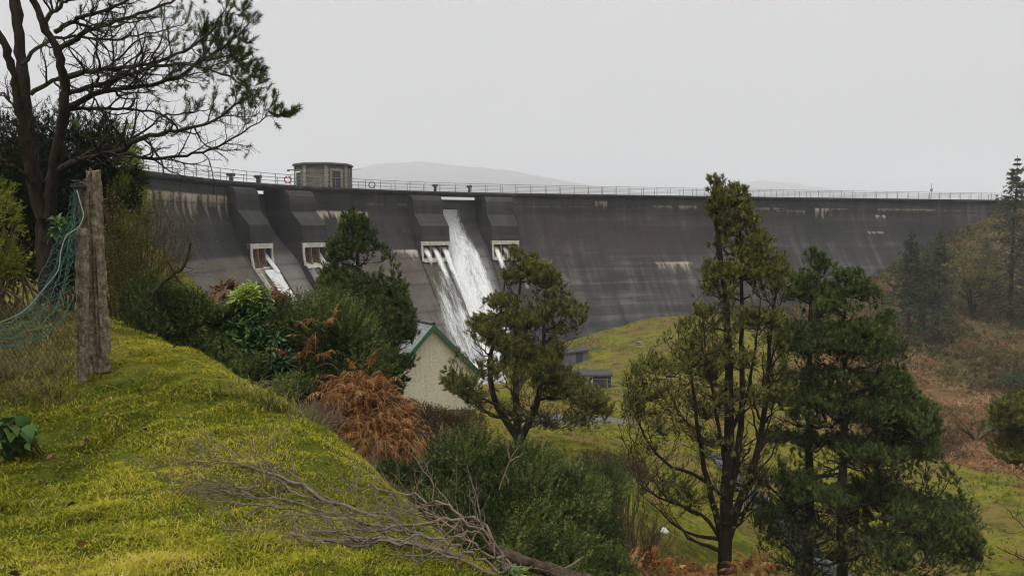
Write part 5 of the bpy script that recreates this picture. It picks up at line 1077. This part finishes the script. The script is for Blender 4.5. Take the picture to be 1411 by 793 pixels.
cut_branch('uppermost cut branch, its brown twigs fanned furthest left on the grass', [([(560, 752), (520, 722), (490, 706), (455, 692), (420, 681), (370, 672), (330, 666), (290, 676), (240, 692)], .019, .005, .5), ([(420, 684), (390, 668), (370, 645), (345, 636), (318, 622), (290, 612), (262, 610)], .007, .003, .5), ([(470, 712), (430, 706), (380, 694), (330, 700), (290, 706), (225, 698)], .010, .004, .1), ([(420, 690), (350, 690), (300, 684), (250, 682)], .007, .003, -.1), ([(350, 668), (330, 690), (300, 715), (270, 712)], .007, .003, 0)], 4.75, 501, 13, 7)
cut_branch('middle cut branch, pale limb arching out of the gorse over the lawn', [([(705, 780), (672, 730), (640, 708), (600, 690), (548, 676), (500, 668), (460, 676)], .014, .004, .4), ([(640, 768), (590, 742), (540, 728), (480, 728), (400, 738), (320, 714), (290, 714)], .015, .004, 0), ([(700, 785), (672, 735), (640, 716), (590, 722), (520, 730), (460, 752), (425, 800)], .016, .005, -.3), ([(690, 775), (640, 740), (600, 712), (560, 704), (500, 712), (450, 704)], .011, .003, .2)], 4.55, 502, 14, 7, .1)
cut_branch('lowest cut branch, tangled twigs along the bottom edge of the lawn', [([(680, 798), (600, 772), (520, 754), (450, 758), (380, 772), (310, 770)], .015, .004, 0), ([(660, 805), (590, 788), (500, 784), (420, 794), (340, 800)], .012, .004, -.1), ([(700, 790), (672, 745), (650, 730), (610, 750), (560, 790)], .011, .004, -.2), ([(560, 770), (520, 742), (480, 745), (440, 775), (420, 800)], .010, .003, -.2), ([(690, 790), (620, 745), (580, 735), (520, 765), (470, 775), (400, 755)], .012, .003, -.1)], 4.1, 503, 13, 7, .12)
cut_branch('small upright spray of cut twigs leaning on the big gorse bush', [([(640, 745), (590, 730), (560, 715), (540, 690), (515, 660), (500, 640)], .006, .002, .6), ([(640, 742), (600, 716), (560, 694), (500, 686)], .007, .003, .2)], 5.0, 504, 7, 4, .2)
t = thing('log', G(740, 785, 5.4), 'rough dark log lying at the foot of the big gorse bush', 'log'); a, ar = traced([(672, 752), (700, 764), (735, 778), (780, 792), (830, 808)], 5.3, 24, -.3, .052, .066, rng, .004)
V, Fh = tube_vf(a[None], ar[None] * .72 * (1 + .04 * rng.normal(size=(1, 24))), 22); V = V + rng.normal(0, .004, V.shape); mk('log_body', V, Fh, barkmat('log_bark', (.018, .013, .010), (.085, .062, .045), 20), t, smooth=True)
s2 = traced([(768, 788), (785, 780), (800, 770), (806, 766)], 5.15, 8, -.1, .014, .008); mk_wood('side_branch', [(s2[0][None], s2[1][None], 6)], MTWIG, t)

# pale dead stem standing in the gorse
t = thing('dead_sapling', P(690, 690, 8.4), 'thin pale forked dead stem standing up out of the big gorse', 'branch'); L_ = [traced(p, 8.35, 10, 0, .010, .005, rng, .004) for p in ([(688, 674), (696, 650), (703, 634), (716, 612)], [(703, 634), (700, 618), (702, 606)], [(703, 635), (712, 630), (726, 622)], [(696, 652), (700, 662), (700, 675)])]
mk_wood('stem', [(np.stack([a for a, b in L_]), np.stack([b for a, b in L_]), 5)], MTWIG, t)

# pine boughs and twigs reaching in at the right edge
pine('pine_tree', 'pine at the right picture edge, only its left boughs in view', G(1475, 800, 24), 24, [([(1470, 820), (1465, 700), (1462, 600), (1460, 520)], .14, .02, 0), ([(1464, 620), (1430, 600), (1400, 585), (1378, 592)], .04, .01, -.4)],
     [(520, 1445, 1475), (545, 1405, 1510), (565, 1375, 1530), (590, 1360, 1540), (612, 1362, 1545), (630, 1375, 1550), (640, 1400, 1550), (655, 1440, 1530)], 106, nb=40, needles=(MPINE, .11, .016, 16), fol=.6, ntip=1200, lean=(0, .4))
t = thing('bare_sapling', G(1445, 800, 14), 'leafless sapling twigs reaching in at the lower right picture edge', 'sapling'); L_ = [traced(p, 14, 16, -.3, .016, .005, rng, .012) for p in ([(1440, 800), (1425, 775), (1398, 765), (1372, 752)], [(1442, 790), (1430, 740), (1405, 722), (1386, 700)], [(1440, 800), (1432, 700), (1420, 670), (1400, 655)])]
LP = np.stack([a for a, b in L_]); LR = np.stack([b for a, b in L_]); s2, r2 = spawn(LP, LR, 9, rng, .3, 1, (30, 60), (.2, .4), .4, 7, .3, .15, .6, .004); mk_wood('twigs', [(LP, LR, 5), (s2, r2, 4)], MBARKG, t)

# turf of the near bank: blades nobody could count
def turf(name, n, x0, x1, y0, y1, L, w, mat, seed, dens, lean=.9, tintf=None):
    rng = np.random.default_rng(seed); y = y0 + (y1 - y0) * rng.random(n) ** 1.5; x = rng.uniform(x0, x1, n); m = rng.random(n) < dens(x, y); x, y = x[m], y[m]; n = len(x); z = ground(x, y)
    b = np.stack([x, y, z], 1); cl = fbm(x * 1.7, y * 1.7, 61); a = rng.uniform(0, 6.283, n) ; d1 = unit(np.stack([np.cos(a) * lean, np.sin(a) * lean, rng.uniform(.5, 1.2, n)], 1)); d2 = unit(d1 + np.stack([np.cos(a), np.sin(a), -rng.uniform(.3, 1.1, n)], 1) * .9)
    Ls = (L * rng.uniform(.5, 1.25, n) * np.clip(1 + 1.0 * fbm(x * 2.3, y * 2.3, 64) + 1.2 * vnoise(x * 7, y * 7, 65), .3, 2.6))[:, None]; mid = b + d1 * Ls * .55; tip = mid + d2 * Ls * .55; sd = np.stack([-np.sin(a), np.cos(a), 0 * a], 1) * (w * (.7 + .09 * y))[:, None] / 2
    V = np.stack([b - sd, b + sd, mid + sd * .8, mid - sd * .8, tip], 1).reshape(-1, 3); q = np.array([(0, 1, 2), (0, 2, 3), (3, 2, 4)]); Fh = (np.arange(n)[:, None, None] * 5 + q[None]).reshape(-1, 3)
    tn = np.clip(.42 + .5 * cl + .35 * fbm(x * .55 + 3, y * .55, 67) + rng.normal(0, .2, n), 0, 1); bare = fbm(x * 1.1 + 5, y * 1.1, 69); tn = np.where(rng.random(n) < .04 + .5 * np.clip(bare - .28, 0, 1), 1.0, tn)
    if tintf is not None: tn = tintf(x, y, tn, rng)
    return tag(mk(name, V, Fh, mat, None, attrs={'tint': np.repeat(tn, 5)}), kind='stuff')
MTURF = leafmat('moss_turf', [(0, (.030, .044, .005)), (.3, (.12, .135, .010)), (.6, (.26, .245, .018)), (.85, (.42, .36, .045)), (1, (.40, .31, .11))], .9, .3, .03)
def near(x, y): return np.clip((.9 - x + .02 * y) / .8, 0, 1) * np.clip((10.3 - y) / 1.0, 0, 1)
turf('grass', 460000, -6.2, 1.2, 2.6, 10.3, .040, .0044, MTURF, 71, near)
rng = np.random.default_rng(88); x = rng.uniform(-6, .6, 900); y = 2.8 + 7.2 * rng.random(900) ** 1.4; m = (rng.random(900) < near(x, y) * np.clip(.5 + 1.6 * fbm(x * .9, y * .9, 81), .1, 1)); x, y = x[m], y[m]
q = np.stack([x, y, ground(x, y) + .03], 1); tag(mk_leaf('leaf_litter', [leaves(q, rng.normal(size=q.shape) * (1, 1, .3), .05, .028, rng, .2, .3)], leafmat('dead_leaves', [(0, (.035, .018, .010)), (.5, (.13, .065, .030)), (1, (.26, .17, .08))]), None), kind='stuff')
def rough(x, y): px_, py_ = to_px(np.stack([x, y, ground(x, y)], -1)); return np.clip((112 - px_) / 40, 0, 1) * np.clip((575 - py_) / 40, 0, 1)
turf('tall_grass', 26000, -7.5, -2.6, 5.6, 9.5, .20, .006, leafmat('rank_grass', [(0, (.035, .035, .010)), (.5, (.095, .085, .022)), (1, (.22, .17, .07))], .8, .3, .15), 72, rough, .7)
turf('rough_grass', 60000, -2.5, 9, 6.5, 24, .16, .006, leafmat('bank_grass', [(0, (.045, .05, .012)), (.5, (.11, .11, .02)), (1, (.21, .18, .06))], .8, .3, .15), 73, lambda x, y: np.clip(.6 + fbm(x * .5, y * .5, 3), .1, 1), .7)
